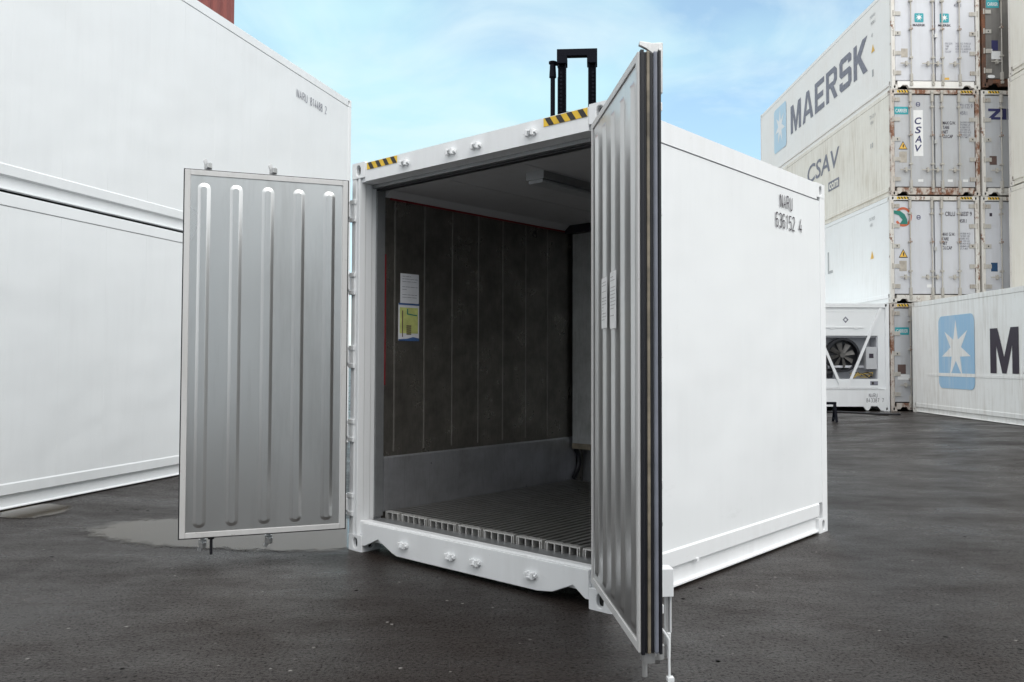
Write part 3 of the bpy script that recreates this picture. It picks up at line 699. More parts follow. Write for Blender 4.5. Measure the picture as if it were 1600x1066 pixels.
for k in range(5): m.poly([(0.08, 0.05 + k * 0.016), (0.13, 0.05 + k * 0.016), (0.13, 0.06 + k * 0.016), (0.08, 0.06 + k * 0.016)], fn, 0.004, 3)
m.poly([(0.035, 0.03), (0.045, 0.03), (0.045, 0.24), (0.035, 0.24)], fn, 0.004, 3)
m.poly([(0.15, 0.07), (0.19, 0.07), (0.19, 0.11), (0.15, 0.11)], fn, 0.004, 0)
m.build('chart_print', [M['paper_yellow'], M['paper_blue'], M['green'], M['brown']], ch)

# ---- doors of the open container (local x: hinge -> free edge, y: outer face 0 -> inner face 0.1)
DZ0, DZ1, DS = 0.165, 2.776, 1.165
def build_door(sx, loc, rot, label, rod_xs):
    X = lambda x: x * sx
    def bx(m, a, b, *r, mi=0): m.box(min(X(a), X(b)), max(X(a), X(b)), *r, mi)
    m = MB(); bx(m, 0.035, DS - 0.012, 0.0, 0.094, DZ0 + 0.012, DZ1 - 0.012)
    d = m.build('door', wf, main, 0.004); d.location = loc; d.rotation_euler = (0, 0, rot); d['label'] = label
    # inner sheet with five pressed ribs
    m = MB(); bx(m, 0.07, DS - 0.045, 0.0945, 0.0985, DZ0 + 0.045, DZ1 - 0.045)
    for xc in (0.163, 0.381, 0.597, 0.815, 1.03):
        rings = []
        for off, y in ((0, 0.0984), (0.004, 0.0996), (0.022, 0.1115), (0.026, 0.1123)):
            hw = 0.044 - off; pts = []
            z0, z1 = DZ0 + 0.075 + off, DZ1 - 0.098 - off
            rr_ = hw * 0.9
            pts = roundrect(xc - hw, xc + hw, z0, z1, rr_, 6)
            rings.append([(X(p), y, q) for p, q in pts])
        n = len(rings[0]); v = sum(rings, []); f = []
        for k in range(len(rings) - 1): f += [(k * n + i, k * n + (i + 1) % n, (k + 1) * n + (i + 1) % n, (k + 1) * n + i) for i in range(n)]
        m.add(v, f, 0, True); m.add(rings[-1], [tuple(range(n))], 0, False)
    m.build('inner_panel', M['steel_door'], d)
    def ring(name, mat, y0, y1, out, inn, bev=0.003):
        m = MB(); a0, a1, b0, b1 = 0.03 - out, DS - 0.012 + out + 0.001, DZ0 + 0.012 - out, DZ1 - 0.012 + out
        bx(m, a0, a0 + inn, y0, y1, b0, b1); bx(m, a1 - inn, a1, y0, y1, b0, b1)
        bx(m, a0 + inn, a1 - inn, y0, y1, b0, b0 + inn); bx(m, a0 + inn, a1 - inn, y0, y1, b1 - inn, b1)
        return m.build(name, mat, d, bev)
    ring('rim_strip', M['rim'], 0.0945, 0.106, 0.004, 0.038)
    ring('gasket', M['rubber'], 0.078, 0.0942, 0.012, 0.02)
    ring('gasket', M['gasket_tan'], 0.052, 0.066, 0.008, 0.016)
    ring('gasket', M['rubber'], 0.0665, 0.0775, 0.004, 0.014)
    ring('gasket', M['rubber'], 0.036, 0.0515, 0.003, 0.012)
    ring('gasket', M['gasket_grey'], 0.016, 0.0355, 0.010, 0.016, 0.008)
    ring('gasket', M['rubber'], 0.002, 0.0155, 0.012, 0.02)
    for xr in rod_xs:
        m = MB(); yr = -0.034
        m.cyl((X(xr), yr, 0.10), (X(xr), yr, DZ1 + 0.045), 0.0165, 12)
        for zz, sg in ((0.105, -1), (DZ1 + 0.045, 1)):   # cams with their two claws
            m.cyl((X(xr), yr, zz - 0.03), (X(xr), yr, zz + 0.03), 0.027, 12)
            m.prism([(0.0, -0.02), (0.055, -0.028), (0.085, 0.0), (0.07, 0.012), (0.045, 0.004), (0.03, 0.022), (0.0, 0.02)], lambda p, q, t_: (X(xr) + q, yr + p, zz + t_), -0.018, 0.018)
            m.prism([(-0.02, 0.0), (0.02, 0.0), (0.035, 0.045 * sg), (0.012, 0.06 * sg), (0.0, 0.03 * sg), (-0.02, 0.035 * sg)], lambda p, q, t_: (X(xr) + p, yr + t_, zz + q), -0.014, 0.02)
        o = m.build('lock_rod', M['zinc'], d, 0.003)
        for zz in (0.30, 0.86, 1.45, 2.1, DZ1 - 0.19):
            m = MB(); m.box(X(xr) - 0.045, X(xr) + 0.045, -0.012, 0.001, zz - 0.03, zz + 0.03); m.box(X(xr) - 0.026, X(xr) + 0.026, -0.054, -0.0115, zz - 0.02, zz + 0.02)
            m.build('rod_bracket', wf, o, 0.004)
        m = MB(); xe = xr - 0.36
        m.prism([(0.0, 0.685), (0.02, 0.70), (0.30, 0.70), (0.36, 0.685), (0.36, 0.665), (0.0, 0.665)], lambda p, q, t_: (X(xr - p), t_, q), -0.058, -0.046)
        m.build('door_handle', M['zinc'], o, 0.003)
    for k in range(5):
        zz = 0.339 + 0.5535 * k; m = MB()
        bx(m, 0.012, 0.17, -0.014, -0.0005, zz - 0.05, zz + 0.05)
        bx(m, 0.0, 0.034, -0.012, 0.045, zz - 0.045, zz + 0.045)
        m.cyl((X(0.006), 0.006, zz - 0.075), (X(0.006), 0.006, zz + 0.075), 0.02, 12)
        m.build('hinge', wf, d, 0.003)
    return d
AX_L = (-0.03, 0.005, 0.0); AX_R = (CW - 0.04, 0.03, 0.0)
dl = build_door(1, AX_L, R(-118.9), 'left door swung open, ribbed steel inner face', (0.56, 1.01))
dr = build_door(-1, AX_R, R(137.7), 'right door swung open towards the camera, glossy ribbed inner face with two paper sheets', (0.56, 0.955))
for (xa, xb, za_, zb_, sd_) in ((-0.40, -0.54, 1.585, 1.845, 5), (-0.62, -0.76, 1.575, 1.855, 8)):
    # sheets bowed over the ribs
    sheet(dr, (xa, 0.117, za_), (-1, 0, 0), xa - xb, zb_ - za_, M['decal_white'], 13, seed=sd_, ink='ink_pale')
# frame-side hinge lugs on the front posts
for s in (0, 1):
    for k in range(5):
        zz = 0.339 + 0.5535 * k; m = MB(); xa = -0.006 if s == 0 else CW - 0.06
        m.box(xa, xa + 0.066, -0.012, 0.0035, zz + 0.05, zz + 0.085); m.box(xa, xa + 0.066, -0.012, 0.0035, zz - 0.085, zz - 0.05); m.box(xa + 0.01, xa + 0.056, -0.006, 0.0035, zz - 0.06, zz + 0.06)
        m.build('hinge_lug', wf, main, 0.004)
# bottom guide, holdback hook and top cam of the near door
m = MB(); bxs = -1.10
m.box(bxs - 0.04, bxs + 0.04, -0.054, 0.001, 0.40, 0.52); m.box(bxs - 0.02, bxs + 0.02, -0.05, -0.044, 0.24, 0.402); m.prism([(-0.025, 0.24), (0.025, 0.24), (0.018, 0.13), (-0.018, 0.13)], lambda p, q, t_: (bxs + p, t_, q), -0.046, -0.03)
m.build('rod_guide', wf, dr, 0.004)
m = MB(); m.cyl((bxs, -0.033, 0.18), (bxs, -0.033, 0.42), 0.0105, 10); m.build('lock_bar', M['zinc'], dr)
m = MB(); m.tube([(-1.145, 0.004, 0.27), (-1.145, -0.012, 0.25), (-1.145, -0.03, 0.22), (-1.145, -0.032, 0.06)], 0.006, 8); m.box(-1.16, -1.13, -0.05, -0.022, 0.045, 0.062); m.build('door_hook', wf, dr)
m = MB(); m.box(-1.125, -1.085, -0.016, 0.001, 2.60, 2.80); m.prism([(-0.02, 2.765), (0.02, 2.775), (0.055, 2.80), (0.088, 2.815), (0.084, 2.832), (0.03, 2.826), (-0.02, 2.83)], lambda p, q, t_: (t_, p, q), -1.115, -1.095)
m.build('door_cam', M['zinc'], dr, 0.002)
m = MB(); m.cyl((-1.12, 0.07, 0.13), (-1.12, 0.07, 0.06), 0.012, 8); m.box(-1.14, -1.08, 0.03, 0.08, 0.12, 0.165); m.build('door_pin', M['zinc'], dr)
m = MB(); m.cyl((0.95, 0.05, 0.165), (0.95, 0.05, 0.04), 0.010, 8); m.cyl((0.95, 0.05, 0.15), (0.95, 0.05, 0.175), 0.022, 10); m.build('door_pin', M['rubber'], dl)

# ================================================================== stack on the left
def reefer(name, label, loc, rz, Ln, panel, frame, group, cat='container', **k):
    r = empty(name, label, cat, loc, rz, group)
    shell(r, Ln, panel, frame, **k); castings(r, frame, Ln); return r
GL = 'white containers stacked on the left'
LO = Vector((-3.222, 14.06)) - LD * 12.192 - LP * CW
lo1 = reefer('white_container', 'long clean white container on the asphalt, lower of the two behind the left door', (LO.x, LO.y, 0.05), R(-14), 12.192, white, wf, GL, seams=0.62)
lo2 = reefer('white_container', 'long clean white container with a small black number, on top of the left stack', (LO.x, LO.y, 0.05 + 2.896 + 0.012), R(-14), 12.192, white, wf, GL, seams=0.62)
lo2.name = 'white_container.001'
m = MB()
for r_ in (lo1, lo2):
    m = MB(); m.box(0.1, CW - 0.1, 0.02, 0.06, 0.12, 2.78); m.build('end_wall', white, r_)
stroke_text('NARU', (CW + 0.002, 10.42, 2.42), (0, 1, 0), 0.30, 0.115, M['ink_grey'], lo2)
stroke_text('814488 2', (CW + 0.002, 10.82, 2.42), (0, 1, 0), 0.5, 0.115, M['ink_grey'], lo2)
RO = LO - LP * 2.52 + LD * 0.32
for k in range(3):
    lab = ['rust red corrugated container on the ground behind the left white stack', 'rust red corrugated container, middle of three behind the left white stack', 'rust red corrugated container showing above the roof of the left white stack'][k]
    r_ = empty('red_container', lab, 'container', (RO.x, RO.y, 0.05 + k * 2.9), R(-14), 'red containers behind the left stack')
    shell(r_, 12.192, M['red_paint'], M['red_paint'], corrugated=True); castings(r_, M['red_paint'], 12.192)
    m = MB(); m.box(0.1, CW - 0.1, 0.03, 0.06, 0.12, 2.78); m.build('end_wall', M['red_paint'], r_)

# a container of the same yard behind the photographer, mirrored in the open left door
for kz in (0, 1):
  bk = reefer('white_container', ('long clean white container on the asphalt behind the camera', 'long clean white container stacked on the one behind the camera')[kz], (-7.0, -2.3, 2.93 * kz), R(-90), 12.192, white, wf, 'white containers behind the camera')
  m = MB(); m.box(0.1, CW - 0.1, 0.02, 0.06, 0.12, 2.78); m.build('end_wall', white, bk)

# ================================================================== stack on the right, door ends facing the camera
RZ = R(1.43); RD = Vector((-math.sin(RZ), math.cos(RZ))); RX = Vector((math.cos(RZ), math.sin(RZ)))
GR = 'containers in the tall stack on the right'
def stack_pos(i, tier, gap=2.91):
    p = Vector((9.43, 22.3)) + RX * (i * 2.50 + (0, 0.03, 0.075, 0.12)[tier]); return (p.x, p.y, 0.1 + tier * gap)
SL = (0, -1, 0)      # reading direction on a left-hand side
def left_logo_text(r, s, y0, z0, w, h, mat, bold=0.02, **k): return text(s, (-0.001, y0, z0), SL, w, h, mat, r, bold, **k)

# tier 1 (mostly behind the parked container)
r1 = reefer('reefer_container', 'white container with rusty posts and teal sticker, on the ground beside the fan unit', stack_pos(0, 0), RZ, 12.192, M['chalk_white'], M['rust_frame'], GR)
door_end(r1, M['rust_frame'], M['door_grey'], M['hinge'], M['hinge'])
decal(r1, 0.14, 0.52, 2.05, 2.25, M['teal']); text('CARRIER', (0.17, 0.028, 2.10), XR, 0.32, 0.1, M['decal_white'], r1, 0.01)
decal(r1, 0.2, 0.42, 1.0, 1.25, M['brown']); decal(r1, 0.2, 0.52, 0.84, 0.98, M['decal_white'])
# tier 2
r2 = reefer('reefer_container', 'white container with an orange ring emblem on its left door, in the right stack', stack_pos(0, 1), RZ, 12.192, M['chalk_white'], M['pale_rust_frame'], GR)
door_end(r2, M['pale_rust_frame'], M['door_white'], M['hinge'], M['hinge'])
fn = lambda p, q, t_: (p, 0.031 - t_, q); m = MB(); cx, cz = 0.37, 2.33
n = 28; a0, a1 = R(-150), R(140)
v = []
for i in range(n + 1):
    a = a0 + (a1 - a0) * i / n; v += [fn(cx + 0.17 * math.cos(a), cz + 0.2 * math.sin(a), 0.002), fn(cx + 0.235 * math.cos(a), cz + 0.265 * math.sin(a), 0.002)]
m.add(v, [(2 * i, 2 * i + 1, 2 * i + 3, 2 * i + 2) for i in range(n)], 0)
m.poly([(cx - 0.1, cz - 0.2), (cx + 0.12, cz - 0.2), (cx + 0.1, cz - 0.05), (cx + 0.04, cz + 0.07), (cx - 0.08, cz + 0.16), (cx - 0.29, cz + 0.18), (cx - 0.28, cz + 0.1), (cx - 0.12, cz + 0.04), (cx - 0.02, cz - 0.08)], fn, 0.004, 1)
m.build('ring_emblem', [M['orange'], M['green']], r2)
triangle_sign(r2, 0.36, 1.22, 0.25, 0.24); decal(r2, 0.25, 0.45, 0.86, 1.14, M['tan'])
text('CRLU', (1.52, DF - 0.004, 2.36), XR, 0.27, 0.12, M['ink'], r2, 0.008); text('960337', (1.9, DF - 0.004, 2.36), XR, 0.26, 0.12, M['ink'], r2, 0.008); text('9', (2.2, DF - 0.004, 2.36), XR, 0.05, 0.12, M['ink'], r2, 0.008)
text('45R1', (1.9, DF - 0.004, 2.18), XR, 0.2, 0.1, M['ink'], r2, 0.006)
def weights(r, x=1.40, z=1.45):
    text('MAX G.W.\nTARE\nNET\nCU.CAP', (x + 0.02, DF - 0.004, z), XR, 0.36, 0.46, M['ink'], r, 0.012)
    text('34.000 KG\n74.960 LB\n4.580 KG\n10.100 LB\n29.420 KG\n64.860 LB\n67.7 M3', (x + 0.5, DF - 0.004, z), XR, 0.3, 0.46, M['ink_grey'], r, 0.004)
weights(r2)
decal(r2, 1.0, 1.16, 0.42, 0.5, M['decal_white'])
m = MB(); m.poly(oval(0.79, 2.32, 0.055, 0.06), fn, 0.002, 0); m.poly(oval(0.79, 2.32, 0.035, 0.04), fn, 0.0035, 1); m.poly([(0.75, 2.31), (0.83, 2.31), (0.83, 2.33), (0.75, 2.33)], fn, 0.005, 0); m.build('round_emblem', [M['ink_navy'], M['door_white']], r2)
left_logo_text(r2, 'L', 4.55, 1.25, 0.42, 0.7, M['ink_pale'], 0.0)
for (y, z, w, h, mt) in ((1.35, 2.42, 0.4, 0.1, 'ink_pale'), (1.3, 2.25, 0.2, 0.09, 'ink_pale')): left_logo_text(r2, 'CRLU 960337' if w > 0.3 else '45R1', y, z, w, h, M[mt], 0.0)
m = MB(); m.prism([(0, 0), (0.22, 0), (0.11, 0.22)], planefn((-0.001, 1.28, 1.33), SL), 0, 0.002); m.build('warning_sign', M['amber'], r2)
# tier 3
r3 = reefer('reefer_container', 'dirty cream container with grey doors and upright blue letters, in the right stack', stack_pos(0, 2), RZ, 12.192, M['csav_white'], M['rust_frame'], GR)
door_end(r3, M['rust_frame'], M['door_grey'], M['hinge'], M['hinge'])
decal(r3, 0.12, 0.5, 2.22, 2.43, M['teal']); text('CARRIER', (0.15, 0.028, 2.27), XR, 0.32, 0.1, M['decal_white'], r3, 0.01)
decal(r3, 0.64, 0.9, 1.08, 2.34, M['decal_white'])
for ch_, z in (('C', 1.95), ('S', 1.70), ('A', 1.45), ('V', 1.20)): text(ch_, (0.67, 0.0275, z), XR, 0.19, 0.19, M['ink_navy'], r3, 0.02, skew=0.2)
triangle_sign(r3, 0.345, 1.26, 0.25, 0.23); decal(r3, 0.24, 0.45, 0.9, 1.2, M['tan'])
text('721125', (1.92, DF - 0.004, 2.40), XR, 0.27, 0.12, M['ink_grey'], r3, 0.006); text('9', (2.22, DF - 0.004, 2.40), XR, 0.05, 0.12, M['ink_grey'], r3, 0.006)
text('45R1', (1.92, DF - 0.004, 2.22), XR, 0.2, 0.1, M['ink_grey'], r3, 0.004)
weights(r3, 1.42, 1.58)
for x in (0.75, 1.56, 1.98): decal(r3, x, x + 0.14, 0.38, 0.45, M['decal_white'])
m = MB(); m.poly(oval(0.77, 2.5, 0.06, 0.06), fn, 0.002, 0); m.poly(oval(0.77, 2.5, 0.04, 0.04), fn, 0.0035, 1); m.poly([(0.73, 2.49), (0.81, 2.49), (0.81, 2.51), (0.73, 2.51)], fn, 0.005, 0); m.build('round_emblem', [M['ink_navy'], M['door_grey']], r3)
left_logo_text(r3, 'CSAV', 6.5, 1.68, 2.9, 0.62, M['ink_grey'], 0.012, skew=0.12)
m = MB(); m.poly([(0, 0), (0.9, 0), (0.9, 0.3), (0, 0.3)], planefn((-0.0005, 4.55, 1.02), SL), 0.001, 0); m.build('logo_box', M['ink_grey'], r3)
left_logo_text(r3, 'com', 4.48, 1.06, 0.76, 0.2, M['csav_white'], 0.03).location = (-0.003, 0, 0)
for (y, z, w, h, s_) in ((1.35, 2.45, 0.4, 0.1, '721125 9'), (1.3, 2.28, 0.2, 0.09, '45R1'), (1.3, 1.6, 0.16, 0.14, 'II')): left_logo_text(r3, s_, y, z, w, h, M['ink_pale'], 0.0)
# tier 4
r4 = reefer('reefer_container', 'white container with two small blue star logos on its doors, top of the right stack', stack_pos(0, 3), RZ, 12.192, M['maersk_white'], M['pale_rust_frame'], GR)
door_end(r4, M['maersk_white'], M['door_white'], M['hinge'], M['hinge'])
for x in (0.66, 1.36):
    star_logo(r4, (x, 0.0315, 1.85), XR, 0.25, 0.25, M['teal'], star_r=0.4)
    text('MAERSK', (x - 0.05, 0.028, 1.74), XR, 0.35, 0.065, M['ink'], r4, 0.02)
decal(r4, 0.28, 0.46, 0.88, 1.12, M['tan']); decal(r4, 1.4, 1.6, 0.22 + 0.05, 0.33, M['amber'])
text('45R1', (1.75, DF - 0.004, 2.28), XR, 0.2, 0.1, M['ink_grey'], r4, 0.004)
text('MAX G.W.\nTARE\nNET\nCU.CAP', (1.5, DF - 0.004, 1.02), XR, 0.2, 0.28, M['ink_grey'], r4, 0.0)
text('34.000 KG  74.960 LB\n4.580 KG  10.100 LB\n29.420 KG  64.860 LB\n67.7 M3  2.390 CF', (1.78, DF - 0.004, 1.02), XR, 0.42, 0.28, M['ink_grey'], r4, 0.0)
star_logo(r4, (-0.002, 10.35, 0.78), SL, 1.5, 1.72, M['star_pale'], star_r=0.40)
block_text('MAERSK', (-0.002, 8.36, 1.04), SL, 6.82, 1.04, M['ink_grey'], r4)
for (y, z, w, h, s_) in ((1.35, 2.45, 0.35, 0.1, 'MSWU'), (1.3, 2.25, 0.3, 0.1, '9001'), (1.28, 1.9, 0.12, 0.1, '45'), (1.25, 0.75, 0.1, 0.2, 'I')): left_logo_text(r4, s_, y, z, w, h, M['ink_pale'], 0.0)
m = MB(); m.prism([(0, 0), (0.22, 0), (0.11, 0.22)], planefn((-0.001, 1.28, 1.45), SL), 0, 0.002); m.build('warning_sign', M['amber'], r4)

# second column
GC = 'containers in the half-hidden column of the right stack'
c1 = reefer('reefer_container', 'white container at the bottom of the half-hidden column behind the parked container', stack_pos(1, 0), RZ, 12.192, M['cream'], M['rust_frame'], GC); door_end(c1, M['rust_frame'], M['door_grey'], M['hinge'], M['hinge'])
c2 = reefer('reefer_container', 'half-hidden white container with a square dark blue sticker on its door', stack_pos(1, 1), RZ, 12.192, M['cream'], M['pale_rust_frame'], GC); door_end(c2, M['pale_rust_frame'], M['door_white'], M['hinge'], M['hinge'])
decal(c2, 0.26, 0.44, 0.86, 1.1, M['blue_sticker']); decal(c2, 0.24, 0.31, 2.36, 2.45, M['ink'])
c3 = reefer('reefer_container', 'half-hidden container with big navy letters starting with Z on its grey door', stack_pos(1, 2), RZ, 12.192, M['cream'], M['pale_rust_frame'], GC); door_end(c3, M['pale_rust_frame'], M['door_grey'], M['hinge'], M['hinge'])
text('ZIM', (0.16, 0.027, 2.1), XR, 1.0, 0.3, M['ink_navy'], c3, 0.045); decal(c3, 0.22, 0.42, 0.86, 1.1, M['brown'])
c4 = reefer('reefer_container', 'half-hidden container with dark grimy doors and a teal sticker, top of its column', stack_pos(1, 3, 2.935), RZ, 12.192, M['cream'], M['rust'], GC); door_end(c4, M['rust'], M['door_dull'], M['hinge'], M['hinge'])
decal(c4, 0.15, 0.5, 2.2, 2.42, M['teal']); text('CARRIER', (0.18, 0.028, 2.25), XR, 0.29, 0.1, M['decal_white'], c4, 0.01)
decal(c4, 0.28, 0.46, 1.02, 1.3, M['ink_navy']); decal(c4, 0.27, 0.53, 0.78, 1.0, M['decal_white']); decal(c4, 0.15, 0.3, 0.98, 1.06, M['decal_white'], y=0.0285)
m = MB(); m.poly(oval(0.26, 0.3, 0.1, 0.045), lambda p, q, t_: (p, 0.029, q)); m.build('sticker', M['decal_white'], c4)

# far-right column, long left sides towards the camera
GF = 'cream containers in the column at the right edge'
for k in range(4):
    lab = ['cream container at the bottom of the right-edge column, hidden behind the parked container', 'cream container at the right edge, just above the parked container roof', 'cream container at the right edge, third from the bottom of its column', 'cream container at the top right corner, topmost of its column'][k]
    r_ = reefer('cream_container', lab, (12.38 + 0.03 * k, 9.66, 0.2 + 2.93 * k), 0, 12.192, M['cream'], M['pale_rust_frame'], GF)
    m = MB(); m.box(0.1, CW - 0.1, 0.02, 0.06, 0.12, 2.78); m.build('end_wall', M['cream'], r_)

# parked container in front of the stack
pk = empty('parked_container', 'scuffed white container with large light blue star and black letters, on the asphalt', 'container', (9.92, 9.91, 0.1), 0)
shell(pk, 12.192, M['scuffed_white'], M['scuffed_white'], seams=1.1); castings(pk, M['pale_rust_frame'], 12.192)
m = MB(); m.box(0.1, CW - 0.1, 0.02, 0.06, 0.12, 2.78); m.build('end_wall', M['scuffed_white'], pk)
star_logo(pk, (-0.001, 10.72, 0.68), SL, 1.7, 1.76, M['star_blue'], band=(0.29, 0.37), white=M['scuffed_white'], star_r=0.41)
block_text('MAERSK', (-0.002, 8.37, 1.075), SL, 6.6, 0.98, M['ink'], pk)
m = MB(); m.box(-0.004, 0.003, 0.3, 11.3, 0.97, 1.03); m.build('side_strip', M['scuffed_white'], pk)

# ================================================================== refrigeration unit end of a white container
fu = empty('fan_unit_container', 'white container whose end holds a black cooling fan behind white diagonal struts', 'container', (9.40 - CW, 22.24, 0.1), RZ)
shell(fu, 6.058, white, wf); castings(fu, wf, 6.058)
m = MB(); m.box(0.163, CW - 0.163, 0.003, 0.08, 2.78, 2.89); m.box(0.1005, CW - 0.1005, 0.04, 0.08, 2.02, 2.779); m.box(0.2, CW - 0.3, 0.036, 0.04, 2.66, 2.69); m.box(2.14, CW - 0.1005, 0.04, 0.08, 0.45, 2.02); m.box(0.1005, 0.35, 0.04, 0.08, 0.45, 2.02); m.box(0.35, 2.14, 0.04, 0.08, 0.62, 0.86)
m.build('front_panel', white, fu, 0.004)
m = MB(); m.prism([(0.163, 0.6), (0.163, 0.01), (0.42, 0.01), (0.47, 0.1), (0.55, 0.12), (1.72, 0.12), (1.76, 0.06), (1.80, 0.02), (1.86, 0.02), (1.93, 0.13), (2.1, 0.13), (2.2, 0.01), (CW - 0.163, 0.01), (CW - 0.163, 0.6)], lambda p, q, t_: (p, t_, q), 0.003, 0.06)
m.box(0.1005, 0.1625, 0.006, 0.06, 0.119, 0.6); m.box(CW - 0.1625, CW - 0.1005, 0.006, 0.06, 0.119, 0.6); m.box(0.163, CW - 0.163, -0.01, 0.0025, 0.58, 0.61)
m.build('sill', wf, fu, 0.004)
m = MB(); m.box(0.1005, CW - 0.1005, 0.5, 0.55, 0.4, 2.1); m.box(0.3505, 0.36, 0.08, 0.5, 0.62, 2.02); m.box(2.12, 2.139, 0.08, 0.5, 0.62, 2.02); m.box(0.36, 2.12, 0.08, 0.5, 1.98, 2.0); m.box(0.36, 2.12, 0.08, 0.5, 0.85, 0.859)
m.box(0.36, 2.12, 0.2, 0.26, 1.16, 1.22)
m.build('machine_bay', M['door_white'], fu)
fc = Vector((1.22, 0.16, 1.5)); m = MB()
n = 32
for (ra, rb, ya, yb) in ((0.40, 0.46, 0.10, 0.30),):
    v = []
    for i in range(n):
        a = 2 * math.pi * i / n
        for r_, y_ in ((ra, ya), (rb, ya), (rb, yb), (ra, yb)): v.append((fc.x + r_ * math.cos(a), y_, fc.z + r_ * math.sin(a)))
    m.add(v, [(4 * i + j, 4 * i + (j + 1) % 4, 4 * ((i + 1) % n) + (j + 1) % 4, 4 * ((i + 1) % n) + j) for i in range(n) for j in range(4)], 0, False)
m.cyl((fc.x, 0.29, fc.z), (fc.x, 0.30, fc.z), 0.41, 32)
fan = m.build('fan_shroud', M['rubber'], fu)
m = MB(); m.cyl((fc.x, 0.13, fc.z), (fc.x, 0.22, fc.z), 0.07, 16)
for k in range(8):
    a = 2 * math.pi * k / 8 + 0.2; e1 = Vector((math.cos(a), 0, math.sin(a))); e2 = Vector((-math.sin(a), 0, math.cos(a)))
    P = [fc + e1 * 0.06 - e2 * 0.03, fc + e1 * 0.06 + e2 * 0.03 + Vector((0, 0.04, 0)), fc + e1 * 0.33 + e2 * 0.085 + Vector((0, 0.07, 0)), fc + e1 * 0.34 - e2 * 0.05]
    m.add(P + [p + Vector((0, 0.006, 0)) for p in P], [(0, 1, 2, 3), (7, 6, 5, 4), (0, 4, 5, 1), (1, 5, 6, 2), (2, 6, 7, 3), (3, 7, 4, 0)])
m.build('fan_blades', M['fan_grey'], fan)
m = MB(); m.box(1.82, 2.11, 0.045, 0.24, 1.12, 1.72); cb = m.build('control_box', M['door_grey'], fu, 0.012)
m = MB(); m.box(1.9, 2.02, 0.041, 0.0445, 1.42, 1.54); m.build('display', M['ink'], cb)
def strut(x0, z0, x1, z1):
    d = Vector((x1 - x0, 0, z1 - z0)).normalized(); nn = Vector((-d.z, 0, d.x)) * 0.035; a, b = Vector((x0, 0, z0)), Vector((x1, 0, z1))
    P = [a - nn, a + nn, b + nn, b - nn]
    m = MB(); m.add([p + Vector((0, 0.004, 0)) for p in P] + [p + Vector((0, 0.035, 0)) for p in P], [(0, 1, 2, 3), (7, 6, 5, 4), (0, 4, 5, 1), (1, 5, 6, 2), (2, 6, 7, 3), (3, 7, 4, 0)]); m.build('strut', wf, fu)
strut(2.22, 2.77, 1.29, 0.62); strut(0.23, 2.77, 1.14, 0.62)
m = MB(); m.prism([(1.02, 0.62), (1.4, 0.62), (1.33, 0.80), (1.08, 0.80)], lambda p, q, t_: (p, t_, q), 0.0025, 0.0035); m.build('gusset', wf, fu)
m = MB(); rnd = random.Random(5)
for k in range(6):
    x = 1.42; pts = []
    for i in range(7): pts.append((x, 0.14 + rnd.uniform(-0.05, 0.05), 0.92 + rnd.uniform(-0.04, 0.12))); x += 0.1
    m.tube(pts, 0.013, 6, mi=0 if k % 2 else 1)
m.build('wiring', [M['copper'], M['rubber']], fu)
m = MB(); m.cyl((0.55, 0.25, 1.0), (0.95, 0.25, 1.0), 0.12, 14); m.cyl((0.8, 0.2, 1.05), (0.8, 0.2, 1.22), 0.03, 8); m.build('compressor', M['rubber'], fu)
decal(fu, 1.92, 2.13, 0.69, 0.8, M['ink_grey'], y=0.037); decal(fu, 1.96, 2.02, 0.71, 0.78, M['black'], y=0.0345)
stroke_text('NARU', (1.87, 0.001, 0.37), XR, 0.22, 0.1, M['ink'], fu); stroke_text('843387 7', (1.80, 0.001, 0.24), XR, 0.46, 0.1, M['ink'], fu)
m = MB(); m.poly([(1.27 + 0.08 * p, 2.45 + 0.09 * q) for p, q in ((0, -1), (1, 0), (0, 1), (-1, 0))], lambda p, q, t_: (p, 0.0385, q)); m.poly(oval(1.27, 2.45, 0.03, 0.03), lambda p, q, t_: (p, 0.037, q), 0, 1); m.build('emblem', [M['ink_grey'], M['white']], fu)
m = MB(); m.cyl((0.55, 0.03, 2.24), (1.75, 0.03, 2.24), 0.012, 6)
for x in (0.9, 1.55): m.box(x - 0.05, x + 0.05, 0.025, 0.0395, 2.2, 2.28)
m.build('hatch_bar', wf, fu)

# ================================================================== empty-container handler, only its mast in view above the open container
fk = empty('container_handler', 'container handling truck with a tall black mast rising behind the open container', 'forklift', (1.2, 26.3, 0.1), R(-4))
MT = 11.06
m = MB()
for x in (-0.47, 0.47):
    sgn = 1 if x > 0 else -1
    m.box(x - 0.125, x - 0.085, -0.7, -0.3, 1.2, MT - 0.12); m.box(x + 0.085, x + 0.125, -0.7, -0.3, 1.2, MT - 0.12); m.box(x - 0.085, x + 0.085, -0.56, -0.5, 1.2, MT - 0.12)
    m.box(x - 0.16, x + 0.16, -0.74, -0.28, MT - 0.45, MT - 0.2)
m.box(-0.63, 0.63, -0.74, -0.5, MT - 0.22, MT); m.box(-0.5, 0.5, -0.70, -0.35, 8.95, 9.1)
mast = m.build('mast', M['mast'], fk, 0.015)
m = MB()
for x in (-0.5, 0.5):
    for k in range(70): m.box(x - 0.035, x + 0.035, -0.725, -0.70, 2.0 + 0.12 * k, 2.07 + 0.12 * k)
m.build('lift_chain', M['mast'], mast)
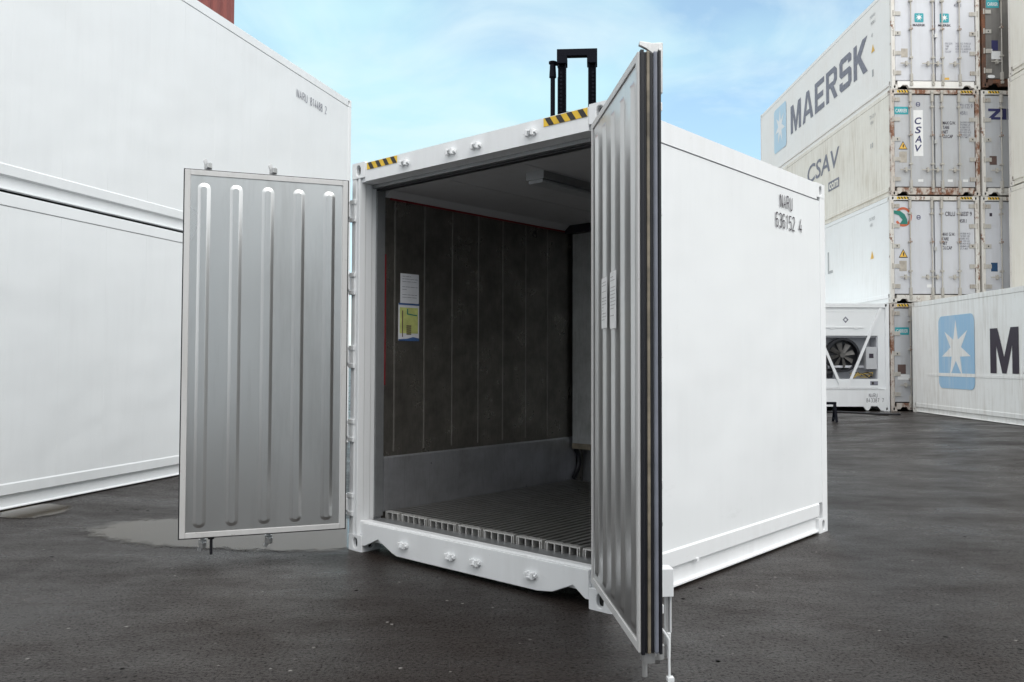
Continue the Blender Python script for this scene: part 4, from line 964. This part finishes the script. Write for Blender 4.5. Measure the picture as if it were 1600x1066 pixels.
m = MB(); m.cyl((-0.77, -0.45, 1.2), (-0.77, -0.45, MT - 0.75), 0.075, 12); m.cyl((-0.77, -0.45, MT - 0.8), (-0.77, -0.45, MT - 0.36), 0.115, 12, 0.09); m.cyl((-0.77, -0.45, MT - 0.36), (-0.77, -0.45, MT - 0.3), 0.13, 12); m.cyl((-0.63, -0.45, MT - 0.38), (-0.77, -0.45, MT - 0.38), 0.05, 8); m.cyl((-0.60, -0.45, 1.2), (-0.60, -0.45, MT - 0.8), 0.02, 8)
m.build('lift_cylinder', M['mast'], fk)
m = MB(); m.prism([(-0.2, 0.75), (3.6, 0.75), (4.3, 1.0), (4.3, 2.0), (3.4, 2.1), (-0.2, 1.5)], lambda p, q, t_: (t_, p, q), -1.15, 1.15); m.build('chassis', M['machine_yellow'], fk, 0.06)
m = MB(); m.box(-0.75, 0.75, 0.6, 2.2, 2.05, 2.2); m.box(-0.7, 0.7, 0.7, 2.1, 3.55, 3.68)
for x in (-0.68, 0.62):
    for y in (0.7, 2.04): m.box(x, x + 0.06, y, y + 0.06, 2.2, 3.55)
cabin = m.build('cab', M['machine_yellow'], fk, 0.02)
m = MB(); m.box(-0.65, 0.65, 0.72, 2.08, 2.22, 3.53); m.build('cab_glass', M['glass'], cabin)
for x in (-1.35, 1.05):
    for y, r_ in ((0.5, 0.75), (3.2, 0.65)):
        m = MB(); m.cyl((x, y, r_), (x + 0.32, y, r_), r_, 28); w_ = m.build('wheel', M['tyre'], fk, 0.05)
        m = MB(); m.cyl((x - 0.012, y, r_), (x + 0.332, y, r_), r_ * 0.45, 18); m.build('rim', M['machine_yellow'], w_)
m = MB(); m.box(-1.6, 1.6, -1.0, -0.75, 2.2, 2.5); m.box(-0.9, 0.9, -0.75, -0.70, 1.4, 2.6); m.box(-1.62, -1.4, -1.1, -0.74, 2.0, 2.7); m.box(1.4, 1.62, -1.1, -0.74, 2.0, 2.7); m.build('spreader', M['machine_yellow'], fk, 0.02)

# ================================================================== small things on the ground
tr = empty('steel_trestle', 'low black steel trestle on the asphalt, half hidden by the open container', 'trestle', (6.42, 19.05, gz(6.5, 19.0)), R(-6))
m = MB(); m.box(-0.36, 0.36, -0.04, 0.04, 0.40, 0.46); m.build('top_bar', M['mast'], tr, 0.006)
for x in (-0.33, 0.33):
    for s_ in (-1, 1):
        m = MB(); m.prism([(s_ * 0.02 - 0.025, 0.40), (s_ * 0.02 + 0.025, 0.40), (s_ * 0.17 + 0.025, 0.0), (s_ * 0.17 - 0.025, 0.0)], lambda p, q, t_: (x + t_, p, q), -0.025, 0.025); m.build('leg', M['mast'], tr)
    m = MB(); m.box(x - 0.015, x + 0.015, -0.13, 0.13, 0.06, 0.10); m.build('brace', M['mast'], tr)
m = MB(); rnd = random.Random(2); pts = []
for i in range(30):
    u_ = i / 29; x = 7.2 + 1.75 * u_; y = 21.6 + 0.5 * math.sin(u_ * 5.2) - 0.5 * u_
    pts.append((x, y, gz(x, y) + 0.022))
m.tube(pts, 0.022, 8); o = m.build('power_cable', M['rubber']); o['label'] = 'black power cable lying on the asphalt in front of the fan unit'; o['category'] = 'cable'
